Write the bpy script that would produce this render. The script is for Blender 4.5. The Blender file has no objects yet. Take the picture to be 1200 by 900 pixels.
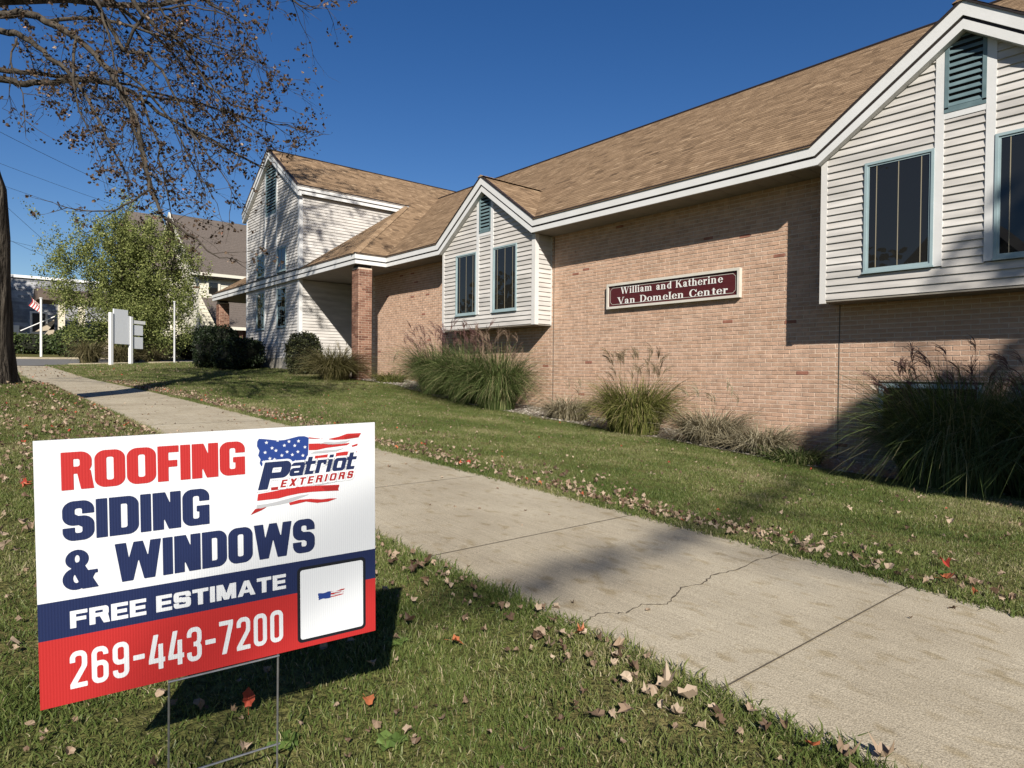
import bpy, math, random
import numpy as np
from mathutils import Vector, Matrix, Quaternion
R = random.Random(11)
SC = bpy.context.scene
COL = SC.collection

# ------------------------------------------------------------------ camera (at the world origin, eye about 0.9 m above the lawn)
def make_camera():
    yaw, pitch, roll = math.radians(-49.724), math.radians(-0.839), math.radians(0.5228)
    f = Vector((math.sin(yaw)*math.cos(pitch), math.cos(yaw)*math.cos(pitch), math.sin(pitch)))
    r = Vector((math.cos(yaw), -math.sin(yaw), 0)); u = r.cross(f)
    r2 = r*math.cos(roll)+u*math.sin(roll); u2 = -r*math.sin(roll)+u*math.cos(roll)
    cam = bpy.data.cameras.new('camera'); co = bpy.data.objects.new('camera', cam)
    m = Matrix((r2, u2, -f)).transposed().to_4x4()
    co.matrix_world = m
    cam.sensor_width = 36; cam.lens = 770/1200*36
    cam.clip_start = .05; cam.clip_end = 3000
    COL.objects.link(co); SC.camera = co
make_camera()
SUN = Vector((1.48, -1.0, 1.14)).normalized()
elev = math.asin(SUN.z)
w = bpy.data.worlds.new("World"); SC.world = w; w.use_nodes = True
nt = w.node_tree; nt.nodes.clear()
sky = nt.nodes.new('ShaderNodeTexSky'); sky.sky_type = 'NISHITA'; sky.sun_disc = False
sky.sun_elevation = elev; sky.sun_rotation = math.atan2(SUN.x, SUN.y)
sky.altitude = 200; sky.air_density = 1.0; sky.dust_density = .25; sky.ozone_density = 2.2
bg = nt.nodes.new('ShaderNodeBackground'); bg.inputs['Strength'].default_value = .05
wo = nt.nodes.new('ShaderNodeOutputWorld')
hs = nt.nodes.new('ShaderNodeHueSaturation'); hs.inputs['Saturation'].default_value = 1.34; hs.inputs['Hue'].default_value = .512
nt.links.new(sky.outputs[0], hs.inputs['Color']); nt.links.new(hs.outputs[0], bg.inputs[0]); nt.links.new(bg.outputs[0], wo.inputs[0])
sl = bpy.data.lights.new('sun', 'SUN'); sl.energy = 5.0; sl.angle = math.radians(.53); sl.color = (1, .94, .85)
so = bpy.data.objects.new('sun', sl); so.rotation_euler = SUN.to_track_quat('Z', 'Y').to_euler(); COL.objects.link(so)
SC.view_settings.view_transform = 'Standard'; SC.view_settings.look = 'None'
SC.view_settings.exposure = 0.84; SC.view_settings.gamma = 1
SC.render.film_transparent = False

# ------------------------------------------------------------------ helpers
def tag(o, label=None, cat=None, group=None, kind=None):
    if label: o['label'] = label
    if cat: o['category'] = cat
    if group: o['group'] = group
    if kind: o['kind'] = kind
    return o
def link(o, parent=None):
    COL.objects.link(o)
    if parent is not None: o.parent = parent
    return o
def thing(name, label, cat, loc=(0, 0, 0), group=None, rz=0):
    o = bpy.data.objects.new(name, None); o.location = loc; o.rotation_euler = (0, 0, rz)
    o.empty_display_size = .2
    link(o); return tag(o, label, cat, group)
class MB:
    """collects polygons with a per-face tone value"""
    def __init__(s): s.v = []; s.f = []; s.t = []
    def poly(s, pts, tone=.5):
        n = len(s.v); s.v += [tuple(p) for p in pts]; s.f.append(tuple(range(n, n+len(pts)))); s.t.append(tone)
    def add(s, vs, fs, tone=.5):
        n = len(s.v); s.v += [tuple(p) for p in vs]
        for q in fs: s.f.append(tuple(i+n for i in q)); s.t.append(tone)
    def box(s, a, b, tone=.5):
        x0, y0, z0 = [min(a[i], b[i]) for i in range(3)]; x1, y1, z1 = [max(a[i], b[i]) for i in range(3)]
        s.add([(x0,y0,z0),(x1,y0,z0),(x1,y1,z0),(x0,y1,z0),(x0,y0,z1),(x1,y0,z1),(x1,y1,z1),(x0,y1,z1)],
              [(0,3,2,1),(4,5,6,7),(0,1,5,4),(1,2,6,5),(2,3,7,6),(3,0,4,7)], tone)
    def prism(s, pts, off, tone=.5):
        """extrude polygon pts by vector off"""
        n = len(pts); p = [Vector(q) for q in pts]; q2 = [q+Vector(off) for q in p]
        s.add(p+q2, [tuple(range(n-1, -1, -1)), tuple(range(n, 2*n))]+[(i, (i+1) % n, n+(i+1) % n, n+i) for i in range(n)], tone)
    def tube(s, pts, rad, n=6, tone=.5, cap=True):
        pts = [Vector(p) for p in pts]
        if not hasattr(rad, '__len__'): rad = [rad]*len(pts)
        base = len(s.v); up = None
        for i, p in enumerate(pts):
            d = (pts[min(i+1, len(pts)-1)]-pts[max(i-1, 0)]); 
            if d.length < 1e-9: d = Vector((0, 0, 1))
            d.normalize()
            if up is None: a = d.orthogonal().normalized()
            else:
                a = up-d*up.dot(d)
                a = a.normalized() if a.length > 1e-6 else d.orthogonal().normalized()
            up = a; b = d.cross(a)
            for k in range(n):
                an = 2*math.pi*k/n
                s.v.append(tuple(p+(a*math.cos(an)+b*math.sin(an))*rad[i]))
        for i in range(len(pts)-1):
            for k in range(n):
                q = base+i*n
                s.f.append((q+k, q+(k+1) % n, q+n+(k+1) % n, q+n+k)); s.t.append(tone)
        if cap:
            s.f.append(tuple(base+k for k in range(n-1, -1, -1))); s.t.append(tone)
            q = base+(len(pts)-1)*n; s.f.append(tuple(q+k for k in range(n))); s.t.append(tone)
    def mesh(s, name, m):
        me = bpy.data.meshes.new(name); me.from_pydata(s.v, [], s.f)
        a = me.attributes.new('tone', 'FLOAT', 'FACE'); a.data.foreach_set('value', s.t)
        me.materials.append(m); me.update(); return me
    def build(s, name, m, parent=None, smooth=False, kind=None, label=None, loc=None):
        me = s.mesh(name, m)
        if smooth: me.polygons.foreach_set('use_smooth', [True]*len(me.polygons))
        o = bpy.data.objects.new(name, me)
        if loc is not None:
            me.transform(Matrix.Translation(-Vector(loc))); o.location = loc
        link(o, parent)
        if kind: o['kind'] = kind
        if label: o['label'] = label
        return o
def inst(name, me, loc, parent=None, rot=(0, 0, 0), scale=(1, 1, 1)):
    o = bpy.data.objects.new(name, me); o.location = loc; o.rotation_euler = rot; o.scale = scale
    return link(o, parent)

# ------------------------------------------------------------------ materials
def alb(c): return tuple(x*.74 for x in c)
def mat(name, c1, c2=None, rough=.6, scale=6, bump=0, bscale=40, attr=False, spec=.3, detail=5, c3=None, metal=0, coords='Object', stretch=None, subsurf=0, tramp=None):
    if c2 is None: c2 = tuple(x*.85 for x in c1)
    c1, c2 = alb(c1), alb(c2)
    if tramp: tramp = [(ps, alb(cc)) for ps, cc in tramp]
    m = bpy.data.materials.new(name); m.use_nodes = True; n = m.node_tree.nodes; L = m.node_tree.links
    p = n['Principled BSDF']; p.inputs['Roughness'].default_value = rough; p.inputs['Metallic'].default_value = metal
    p.inputs['Specular IOR Level'].default_value = spec
    if c2 is None: c2 = tuple(x*.85 for x in c1)
    tc = n.new('ShaderNodeTexCoord'); vec = tc.outputs[coords]
    if coords == 'World':
        pass
    if stretch:
        mp = n.new('ShaderNodeMapping'); mp.inputs['Scale'].default_value = stretch; L.new(vec, mp.inputs[0]); vec = mp.outputs[0]
    nz = n.new('ShaderNodeTexNoise'); nz.inputs['Scale'].default_value = scale; nz.inputs['Detail'].default_value = detail
    L.new(vec, nz.inputs['Vector'])
    rp = n.new('ShaderNodeValToRGB'); e = rp.color_ramp.elements
    e[0].position = .3; e[0].color = (*c1, 1); e[1].position = .7; e[1].color = (*c2, 1)
    L.new(nz.outputs[0], rp.inputs[0]); col = rp.outputs[0]
    if attr:
        at = n.new('ShaderNodeAttribute'); at.attribute_name = 'tone'
        r2 = n.new('ShaderNodeValToRGB'); e2 = r2.color_ramp.elements
        stops = tramp or [(0, c1), (1, c2)]
        while len(e2) < len(stops): e2.new(.5)
        for el, (ps, cc) in zip(e2, stops): el.position = ps; el.color = (*cc, 1)
        L.new(at.outputs['Fac'], r2.inputs[0])
        mx = n.new('ShaderNodeMixRGB'); mx.blend_type = 'MULTIPLY'; mx.inputs[0].default_value = 1
        r3 = n.new('ShaderNodeValToRGB'); r3.color_ramp.elements[0].color = (.78, .78, .78, 1); r3.color_ramp.elements[1].color = (1.18, 1.18, 1.18, 1)
        r3.color_ramp.elements[0].position = .3; r3.color_ramp.elements[1].position = .7
        L.new(nz.outputs[0], r3.inputs[0]); L.new(r2.outputs[0], mx.inputs[1]); L.new(r3.outputs[0], mx.inputs[2]); col = mx.outputs[0]
    L.new(col, p.inputs['Base Color'])
    if bump:
        nb = n.new('ShaderNodeTexNoise'); nb.inputs['Scale'].default_value = bscale; nb.inputs['Detail'].default_value = 6
        L.new(vec, nb.inputs['Vector'])
        bp = n.new('ShaderNodeBump'); bp.inputs['Strength'].default_value = bump; bp.inputs['Distance'].default_value = .02
        L.new(nb.outputs[0], bp.inputs['Height']); L.new(bp.outputs[0], p.inputs['Normal'])
    return m
def flat(name, c, rough=.5, spec=.3, metal=0):
    c = alb(c)
    m = bpy.data.materials.new(name); m.use_nodes = True; p = m.node_tree.nodes['Principled BSDF']
    p.inputs['Base Color'].default_value = (*c, 1); p.inputs['Roughness'].default_value = rough
    p.inputs['Specular IOR Level'].default_value = spec; p.inputs['Metallic'].default_value = metal
    return m
def leafmat(name, stops, rough=.55, trans=.25, scale=3):
    m = mat(name, (1/.74,)*3, (1/.74,)*3, rough=rough, scale=scale, attr=True, tramp=stops, spec=.2)
    n = m.node_tree.nodes; L = m.node_tree.links; p = n['Principled BSDF']; out = n['Material Output']
    tr = n.new('ShaderNodeBsdfTranslucent'); mx = n.new('ShaderNodeMixShader'); mx.inputs[0].default_value = trans
    src = p.inputs['Base Color'].links[0].from_socket
    L.new(src, tr.inputs[0]); L.new(p.outputs[0], mx.inputs[1]); L.new(tr.outputs[0], mx.inputs[2]); L.new(mx.outputs[0], out.inputs[0])
    return m
M = {}
M['brick'] = mat('brick_clay', (.4,.25,.17), (.48,.31,.22), rough=.9, scale=9, bump=.35, bscale=60, attr=True, spec=.15,
                 tramp=[(0, (.30,.13,.09)), (.06, (.34,.16,.11)), (.1, (.50,.318,.218)), (.5, (.53,.347,.244)), (1, (.56,.375,.27))])
M['brick_dark'] = mat('brown_column_brick', (.3,.2,.13), (.3,.2,.13), rough=.9, scale=9, bump=.35, bscale=60, attr=True, spec=.15,
                 tramp=[(0, (.12,.05,.035)), (.3, (.24,.125,.085)), (1, (.40,.235,.165))])
M['mortar'] = mat('mortar', (.74,.62,.50), (.62,.50,.39), rough=.95, scale=14, bump=.3, bscale=80, spec=.1)
M['siding'] = mat('painted_siding', (.60,.575,.53), (.66,.64,.60), rough=.55, scale=1.2, bump=.03, bscale=18, attr=True, stretch=(1,1,6),
                  tramp=[(0, (.55,.52,.48)), (1, (.63,.605,.57))])
M['white'] = mat('white_trim', (.76,.76,.75), (.70,.70,.68), rough=.45, scale=3, bump=.05, bscale=25)
M['offwhite'] = mat('aged_white_trim', (.66,.64,.61), (.72,.70,.67), rough=.5, scale=4)
M['soffit'] = mat('soffit_paint', (.30,.27,.22), (.25,.225,.19), rough=.7, scale=5)
M['bluetrim'] = mat('blue_grey_paint', (.30,.40,.42), (.36,.46,.48), rough=.4, scale=5)
M['tealslat'] = mat('teal_louver_paint', (.115,.175,.19), (.16,.235,.25), rough=.5, scale=7)
M['black'] = flat('dark_void', (.012,.012,.012), .8)
M['drip'] = flat('dark_drip_edge', (.03,.022,.02), .5)
M['shingle'] = mat('asphalt_shingle', (.3,.2,.12), (.3,.2,.12), rough=.95, scale=30, attr=True, spec=.1, bump=.5, bscale=150,
                   tramp=[(0, (.12,.08,.05)), (.35, (.225,.150,.090)), (.7, (.315,.215,.132)), (1, (.42,.30,.19))])
M['concrete_f'] = mat('foundation_concrete', (.36,.33,.28), (.45,.42,.36), rough=.9, scale=8, bump=.3)
def glassmat():
    m = bpy.data.materials.new('window_glass'); m.use_nodes = True; n = m.node_tree.nodes; L = m.node_tree.links
    p = n['Principled BSDF']; p.inputs['Roughness'].default_value = .012; p.inputs['Specular IOR Level'].default_value = .55
    p.inputs['Base Color'].default_value = (.012,.012,.011,1)
    tc = n.new('ShaderNodeTexCoord'); nz = n.new('ShaderNodeTexNoise'); nz.inputs['Scale'].default_value = .9; nz.inputs['Detail'].default_value = 1
    L.new(tc.outputs['Object'], nz.inputs['Vector']); b = n.new('ShaderNodeBump'); b.inputs['Strength'].default_value = .06; b.inputs['Distance'].default_value = .05
    L.new(nz.outputs[0], b.inputs['Height']); L.new(b.outputs[0], p.inputs['Normal'])
    return m
M['glass'] = glassmat()
M['grille'] = flat('grille_brass', (.32,.28,.2), .4)

# ------------------------------------------------------------------ terrain
SW = [(-400,8),(-100,2.2),(-60,1.19),(-44,.62),(-38,.27),(-30,-.02),(-24,-.24),(-20,-.33),(-16.5,-.41),(-12.5,-.50),(-8,-.64),(-5.5,-.73),(-3,-.82),(-2,-.85),(-1,-.885),(0,-.93),(6,-1.15),(400,-6)]
BE = [(-400,8),(-100,2.2),(-60,1.19),(-44,.75),(-38,.5),(-30,.3),(-22,.13),(-15,-.32),(-11.8,-.70),(-9.3,-.87),(-7.8,-.97),(-6.3,-1.06),(-4.8,-1.18),(-3.8,-1.25),(-2,-1.3),(6,-1.4),(400,-6)]
SWx, SWz = zip(*SW); BEx, BEz = zip(*BE)
def sw(x): return float(np.interp(x, SWx, SWz))
def terr(x, y):
    s = sw(x); b = float(np.interp(x, BEx, BEz)); t = min(max((y-3.12)/5.88, 0), 1)
    z = s+(b-s)*t
    if y < 1.6:
        z += .30*math.exp(-((x+12)**2+(y-.2)**2)/4.5)*min(1, (1.6-y)/.5)
        z += .03*min(1, (1.6-y)/.6)
    return z
def axis(lo, hi, c0, c1, fine, coarse):
    a = [lo]
    while a[-1] < hi-1e-6:
        x = a[-1]; d = 0 if c0 <= x < c1 else min(abs(x-c0), abs(x-c1))
        a.append(min(hi, x+fine+d*coarse))
    return a
def ground():
    xs = axis(-700, 500, -24, 1, .22, .16); ys = axis(-400, 700, -.2, 9.4, .2, .16)
    for e in (1.59, 1.62, 3.10, 3.13): ys.append(e)
    ys = sorted(set(ys)); nx = len(xs)
    v = []; rr = random.Random(2)
    for y in ys:
        for x in xs:
            z = terr(x, y)
            if 1.61 < y < 3.11 and -36.6 < x < 7.1: z -= .06
            elif -24 < x < 1 and -.3 < y < 9.5: z += rr.uniform(-.008, .008)
            if -44.1 < x < -36.5 and -2 < y < 40: z -= .07
            v.append((x, y, z))
    f = [(j*nx+i, j*nx+i+1, (j+1)*nx+i+1, (j+1)*nx+i) for j in range(len(ys)-1) for i in range(nx-1)]
    m = bpy.data.materials.new('lawn_soil'); m.use_nodes = True; n = m.node_tree.nodes; L = m.node_tree.links
    p = n['Principled BSDF']; p.inputs['Roughness'].default_value = .95; p.inputs['Specular IOR Level'].default_value = .05
    tc = n.new('ShaderNodeTexCoord')
    def nz(s, d=6):
        a = n.new('ShaderNodeTexNoise'); a.inputs['Scale'].default_value = s; a.inputs['Detail'].default_value = d; L.new(tc.outputs['Object'], a.inputs[0]); return a.outputs[0]
    def ramp(src, a, b, p0=.35, p1=.65):
        r = n.new('ShaderNodeValToRGB'); r.color_ramp.elements[0].color = (*a, 1); r.color_ramp.elements[1].color = (*b, 1)
        r.color_ramp.elements[0].position = p0; r.color_ramp.elements[1].position = p1; L.new(src, r.inputs[0]); return r.outputs[0]
    c1 = ramp(nz(1.1), alb((.10,.115,.035)), alb((.17,.15,.065))); c2 = ramp(nz(35), (.45,.45,.45), (1.35,1.3,1.2))
    mx = n.new('ShaderNodeMixRGB'); mx.blend_type = 'MULTIPLY'; mx.inputs[0].default_value = 1; L.new(c1, mx.inputs[1]); L.new(c2, mx.inputs[2])
    L.new(mx.outputs[0], p.inputs['Base Color'])
    b = n.new('ShaderNodeBump'); b.inputs['Strength'].default_value = .8; b.inputs['Distance'].default_value = .03; L.new(nz(60), b.inputs['Height']); L.new(b.outputs[0], p.inputs['Normal'])
    me = bpy.data.meshes.new('ground'); me.from_pydata(v, [], f); me.materials.append(m)
    me.polygons.foreach_set('use_smooth', [True]*len(me.polygons))
    tag(link(bpy.data.objects.new('ground', me)), kind='structure')
ground()

# ------------------------------------------------------------------ sidewalk slabs
def concrete():
    m = bpy.data.materials.new('sidewalk_concrete'); m.use_nodes = True; n = m.node_tree.nodes; L = m.node_tree.links
    p = n['Principled BSDF']; p.inputs['Roughness'].default_value = .9; p.inputs['Specular IOR Level'].default_value = .15
    tc = n.new('ShaderNodeTexCoord'); 
    def noise(s, d=5, st=None):
        a = n.new('ShaderNodeTexNoise'); a.inputs['Scale'].default_value = s; a.inputs['Detail'].default_value = d
        if st:
            mp = n.new('ShaderNodeMapping'); mp.inputs['Scale'].default_value = st; L.new(tc.outputs['Object'], mp.inputs[0]); L.new(mp.outputs[0], a.inputs[0])
        else: L.new(tc.outputs['Object'], a.inputs[0])
        return a.outputs[0]
    def ramp(src, a, b, p0, p1):
        r = n.new('ShaderNodeValToRGB'); r.color_ramp.elements[0].color = (*a, 1); r.color_ramp.elements[1].color = (*b, 1)
        r.color_ramp.elements[0].position = p0; r.color_ramp.elements[1].position = p1; L.new(src, r.inputs[0]); return r.outputs[0]
    def mul(a, b):
        x = n.new('ShaderNodeMixRGB'); x.blend_type = 'MULTIPLY'; x.inputs[0].default_value = 1; L.new(a, x.inputs[1]); L.new(b, x.inputs[2]); return x.outputs[0]
    c = ramp(noise(.8, 4), alb((.45,.39,.29)), alb((.52,.46,.35)), .35, .65)
    c = mul(c, ramp(noise(7.5, 2, (1.3,1.9,1)), (.80,.76,.67), (1,1,1), .29, .44))
    c = mul(c, ramp(noise(2.1, 5), (.88,.87,.85), (1.05,1.05,1.04), .35, .65))
    c = mul(c, ramp(noise(230, 2), (.68,.67,.65), (1.15,1.15,1.15), .35, .62))
    c = mul(c, ramp(noise(1.0, 2, (3, 140, 3)), (.9,.9,.9), (1.05,1.05,1.05), .35, .65))
    L.new(c, p.inputs['Base Color'])
    b = n.new('ShaderNodeBump'); b.inputs['Strength'].default_value = .45; b.inputs['Distance'].default_value = .006; L.new(noise(190, 4), b.inputs['Height']); L.new(b.outputs[0], p.inputs['Normal'])
    return m
M['concrete'] = concrete()
walk = bpy.data.objects.new('sidewalk', None); link(walk); walk['kind'] = 'structure'
def slab(poly, par, name, mt, zf, thick=.12, bev=.0022):
    """poly: plan outline; top follows zf with a small arris"""
    c = Vector((sum(p[0] for p in poly)/len(poly), sum(p[1] for p in poly)/len(poly)))
    inn = []
    for p in poly:
        d = (c-Vector(p)); 
        inn.append((p[0]+math.copysign(bev, d.x), p[1]+math.copysign(bev, d.y)))
    n = len(poly); v = [(x, y, zf(x, y)) for x, y in inn]+[(x, y, zf(x, y)-bev) for x, y in poly]+[(x, y, zf(x, y)-thick) for x, y in poly]
    f = [tuple(range(n))]+[(i, n+i, n+(i+1) % n, (i+1) % n) for i in range(n)]+[(n+i, 2*n+i, 2*n+(i+1) % n, n+(i+1) % n) for i in range(n)]
    mb = MB(); mb.add(v, f)
    return mb.build(name, mt, par)
def walk_slabs():
    rr = random.Random(4); g = .0022
    k = 0; x1 = 6.48+.0
    joints = [-1.02+1.5*i for i in range(5, -24, -1)]
    crack = [(-1.62,1.60),(-1.58,1.68),(-1.60,1.78),(-1.545,1.86),(-1.56,1.98),(-1.51,2.06),(-1.55,2.18),(-1.585,2.26),(-1.56,2.38),(-1.60,2.5),(-1.58,2.68),(-1.60,2.86),(-1.585,3.0),(-1.60,3.12)]
    dirt = mat('joint_soil', (.07,.055,.04), (.14,.115,.08), rough=.95, scale=60)
    q = MB()
    r3 = random.Random(15); fine = []
    for (x_, y_), (x2, y2) in zip(crack[:-1], crack[1:]):
        for k in range(6): fine.append((x_+(x2-x_)*k/6+r3.gauss(0, .0035), y_+(y2-y_)*k/6, r3.uniform(.0008, .0042)))
    fine.append((crack[-1][0], crack[-1][1], .001)); crack = [(a, b) for a, b, c in fine]
    for (x_, y_, w1), (x2, y2, w2) in zip(fine[:-1], fine[1:]): q.poly([(x_-w1-.001, y_, sw(x_)+.0006), (x_+w1, y_, sw(x_)+.0006), (x2+w2, y2, sw(x2)+.0006), (x2-w2-.001, y2, sw(x2)+.0006)])
    q.build('crack_dirt', dirt, walk)
    for a, b in zip(joints[1:], joints[:-1]):
        tl = rr.uniform(-.0008, .0008); ty = 0
        q = MB(); q.poly([(b-.0035, 1.602, sw(b)+.0012), (b+.0035, 1.602, sw(b)+.0012), (b+.0035, 3.118, sw(b)+.0012), (b-.0035, 3.118, sw(b)+.0012)]); q.build('joint_dirt', dirt, walk)
        zf = lambda x, y, tl=tl, ty=ty: sw(x)+tl+ty*(y-2.36)
        if abs(a+2.52) < .01:
            L_ = [(x-.0006, y) for x, y in crack]; R_ = [(x+.0006, y) for x, y in crack]
            for poly, z2 in (([(a+g, 1.6)]+L_+[(a+g, 3.12)], zf), ([(R_[0][0], 1.6), (b-g, 1.6), (b-g, 3.12)]+R_[::-1][:-1], lambda x, y: zf(x, y)-.0008)):
                n = len(poly); mb = MB()
                v = [(x, y, z2(x, y)) for x, y in poly]+[(x, y, z2(x, y)-.12) for x, y in poly]
                mb.add(v, [tuple(range(n))]+[(i, n+i, n+(i+1) % n, (i+1) % n) for i in range(n)])
                mb.build('slab', M['concrete'], walk)
            continue
        m_ = (a+b)/2
        slab([(a+g, 1.6), (m_, 1.6), (b-g, 1.6), (b-g, 3.12), (m_, 3.12), (a+g, 3.12)], walk, 'slab', M['concrete'], zf)
walk_slabs()

# far cross street with kerbs and a paved strip
def street():
    mb = MB(); asp = mat('asphalt', (.13,.13,.13), (.17,.165,.16), rough=.9, scale=20)
    ys = [-2+2*i for i in range(21)]
    for a, b in zip(ys[:-1], ys[1:]):
        mb.poly([(-44,a,terr(-44,a)-.03),(-36.6,a,terr(-36.6,a)-.03),(-36.6,b,terr(-36.6,b)-.03),(-44,b,terr(-44,b)-.03)])
    tag(mb.build('road', asp), kind='structure')
    k = MB()
    for a, b in zip(ys[:-1], ys[1:]):
        for x in (-44.2, -36.6):
            if x == -36.6 and b <= 4: continue
            z0, z1 = terr(x, a), terr(x, b)
            k.add([(x,a,z0-.2),(x+.18,a,z0-.2),(x+.18,b,z1-.2),(x,b,z1-.2),(x,a,z0+.06),(x+.18,a,z0+.06),(x+.18,b,z1+.06),(x,b,z1+.06)],
                  [(4,5,6,7),(0,1,5,4),(2,3,7,6),(0,4,7,3),(1,2,6,5)])
    tag(k.build('kerb', M['concrete']), kind='structure')
street()

# planting bed with gravel along the wall
def bed():
    mb = MB(); xs = [-22+.6*i for i in range(46)]; rr = random.Random(3)
    pal = mat('gravel_bed', (.17,.13,.09), (.33,.29,.24), rough=.95, scale=45, bump=.8, bscale=90)
    ye = [8.72+rr.uniform(-.08, .08)+(.0 if x > -15 else .1) for x in xs]
    for i in range(len(xs)-1):
        a, b = xs[i], xs[i+1]
        def z(x, y): return terr(x, min(y, 9))+.012
        q = [ye[i], 9.5, 10.3]; q2 = [ye[i+1], 9.5, 10.3]
        for j in range(2): mb.poly([(a,q[j],z(a,q[j])),(b,q2[j],z(b,q2[j])),(b,q2[j+1],z(b,q2[j+1])),(a,q[j+1],z(a,q[j+1]))])
    tag(mb.build('planting_bed', pal), kind='structure')
    g = MB(); st = mat('gravel_stone', (.5,.46,.4), (.3,.27,.24), rough=.85, attr=True, tramp=[(0,(.2,.17,.14)),(.6,(.4,.36,.3)),(1,(.62,.58,.52))])
    for _ in range(5200):
        x = rr.uniform(-21.5, -.5); y = rr.uniform(8.75, 10.1); s = rr.uniform(.010, .028); z = terr(x, min(y, 9))+.016
        vs = []
        for k in range(5):
            an = k*2*math.pi/5+rr.random(); vs.append((x+s*math.cos(an), y+s*math.sin(an), z))
        vs.append((x, y, z+s*.8)); g.add(vs, [(k, (k+1) % 5, 5) for k in range(5)], rr.random())
    tag(g.build('gravel', st), 'loose pale gravel along the foot of the brick wall', 'gravel', kind='stuff')
bed()

# ------------------------------------------------------------------ the brick building
BW, BF, YE, YP, YT = 10.15, 9.66, 9.54, 8.57, 8.66      # wall face, bay face, main eave, porch eave, tower face
S = .68; ZT, ZB = 3.36, 3.06                            # roof slope, fascia top and bottom
B = thing('brick_building', 'long tan brick building with brown shingle roof, white sided tower and projecting window bays', 'building', (-12, 12, 0))
BL = Vector((-12, 12, 0))
def bpart(mb, name, m, parent=None, **k):
    o = mb.build(name, m, parent or B, **k)
    if parent is None: o.location = o.location-BL
    return o
def binst(name, me, loc, parent=None, off=None):
    loc = Vector(loc)
    if parent is None: loc = loc-BL
    return inst(name, me, loc, parent or B)

def brickwork():
    rr = random.Random(8)
    core = MB()
    # mortar face 7 mm behind the brick faces, with two control joints left as thin dark gaps
    core.box((-18.9, BW+.007, -2.2), (7, BW+.3, 3.4))
    wall = bpart(core, 'brick_wall', M['mortar'])
    bw, bh, cx, cz = .194, .057, .2032, .0677
    var = []
    for k in range(10):
        t = .02 if k == 0 else .15+.85*k/9
        mb = MB(); j = .0006*k
        x0, x1, z0, z1, y0, y1 = -bw/2, bw/2, -bh/2, bh/2, 0, .012
        e = .0025
        v = [(x0,y1,z0),(x1,y1,z0),(x1,y1,z1),(x0,y1,z1),(x0+e,y0,z0+e),(x1-e,y0,z0+e),(x1-e,y0,z1-e),(x0+e,y0,z1-e)]
        f = [(4,5,6,7),(0,1,5,4),(1,2,6,5),(2,3,7,6),(3,0,4,7)]
        mb.add(v, f, t); var.append((mb, mb.mesh('brick', M['brick'])))
    cells = []
    nrow = int((3.36+2.0)/cz)
    for r in range(nrow):
        z = -2.0+cz*(r+.5); off = cx/2 if r % 2 else 0
        n = int((7+18.9)/cx)
        for i in range(n):
            x = -18.85+off+cx*(i+.5)
            if x > 3: continue
            if -14.2 < x < -10.66 and z > 1.2: continue
            if x > -4.4 and z > 1.25: continue
            hid = any(a-.02 < x < b+.02 and -.75 < z < -.05 for a, b in ((-3.80, -2.55), (-2.2, -.95)))
            if hid: continue
            cells.append((x, z))
    # nearest visible ones are parts of their own
    vis = [c for c in cells if c[0] < -2.2 and -.95 < c[1] < 1.15]
    vis.sort(key=lambda c: (c[0]**2+BW**2))
    single = set(vis[:300])
    rest = MB()
    for (x, z) in cells:
        q = rr.random(); k = 0 if q < .009 else rr.randrange(1, 10)
        dx, dy, dz = rr.uniform(-.002, .002), rr.uniform(-.0015, .003), rr.uniform(-.001, .001)
        if abs(x+4.37) < cx/2 or abs(x+10.6) < cx/2: dy = .004
        if (x, z) in single: inst('brick', var[k][1], (x+dx, BW+dy, z+dz), wall)
        else:
            mb = var[k][0]; rest.add([(a+x+dx, b+BW+dy, c+z+dz) for a, b, c in mb.v], mb.f, mb.t[0])
    rest.build('brickwork', M['brick'], wall, kind='stuff')
    js = flat('joint_sealant', (.10,.09,.075), .8)
    for xj in (-4.37, -10.57):
        j = MB(); j.box((xj-.006, BW-.002, -2), (xj+.006, BW+.01, 3.05)); j.build('control_joint', js, wall)
brickwork()

def column(x0, x1, y0, y1, zb, zt, tone_dark=False):
    c = MB(); c.box((x0+.007, y0+.007, zb), (x1-.007, y1-.007, zt))
    col = bpart(c, 'brick_column', M['mortar'])
    rr = random.Random(int(abs(x0)*10)); mb = MB(); cz = .0677
    r = 0; z = zb+cz/2
    nx = 2
    while z < zt-.03:
        # front and right faces, bricks wrap alternately
        def bk(u0, u1, face):
            t = .07 if rr.random() < .06 else rr.uniform(.1, .75)
            g = .005
            if face == 'f': mb.box((u0+g, y0-rr.uniform(0, .002), z-.0285), (u1-g, y0+.02, z+.0285), t)
            if face == 'r': mb.box((x1-.02, u0+g, z-.0285), (x1+rr.uniform(0, .002), u1-g, z+.0285), t)
            if face == 'l': mb.box((x0-rr.uniform(0, .002), u0+g, z-.0285), (x0+.02, u1-g, z+.0285), t)
        w_, d_ = x1-x0, y1-y0
        if r % 2: 
            bk(x0, x0+w_/2, 'f'); bk(x0+w_/2, x1, 'f')
            for f_ in 'rl': bk(y0+.02, y0+d_*.25, f_); bk(y0+d_*.25, y0+d_*.75, f_); bk(y0+d_*.75, y1, f_)
        else:
            bk(x0, x0+w_*.25, 'f'); bk(x0+w_*.25, x0+w_*.75, 'f'); bk(x0+w_*.75, x1, 'f')
            for f_ in 'rl': bk(y0+.02, y0+d_/2, f_); bk(y0+d_/2, y1, f_)
        r += 1; z += cz
    mb.build('brickwork', M['brick_dark'], col, kind='stuff')
    cap = MB(); cap.box((x0+.03, y0+.03, zt), (x1-.03, y1-.03, ZB+.02)); cap.build('column_cap', M['drip'], col)
column(-17.42, -17.02, 8.70, 9.13, -.7, 2.99)
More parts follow.
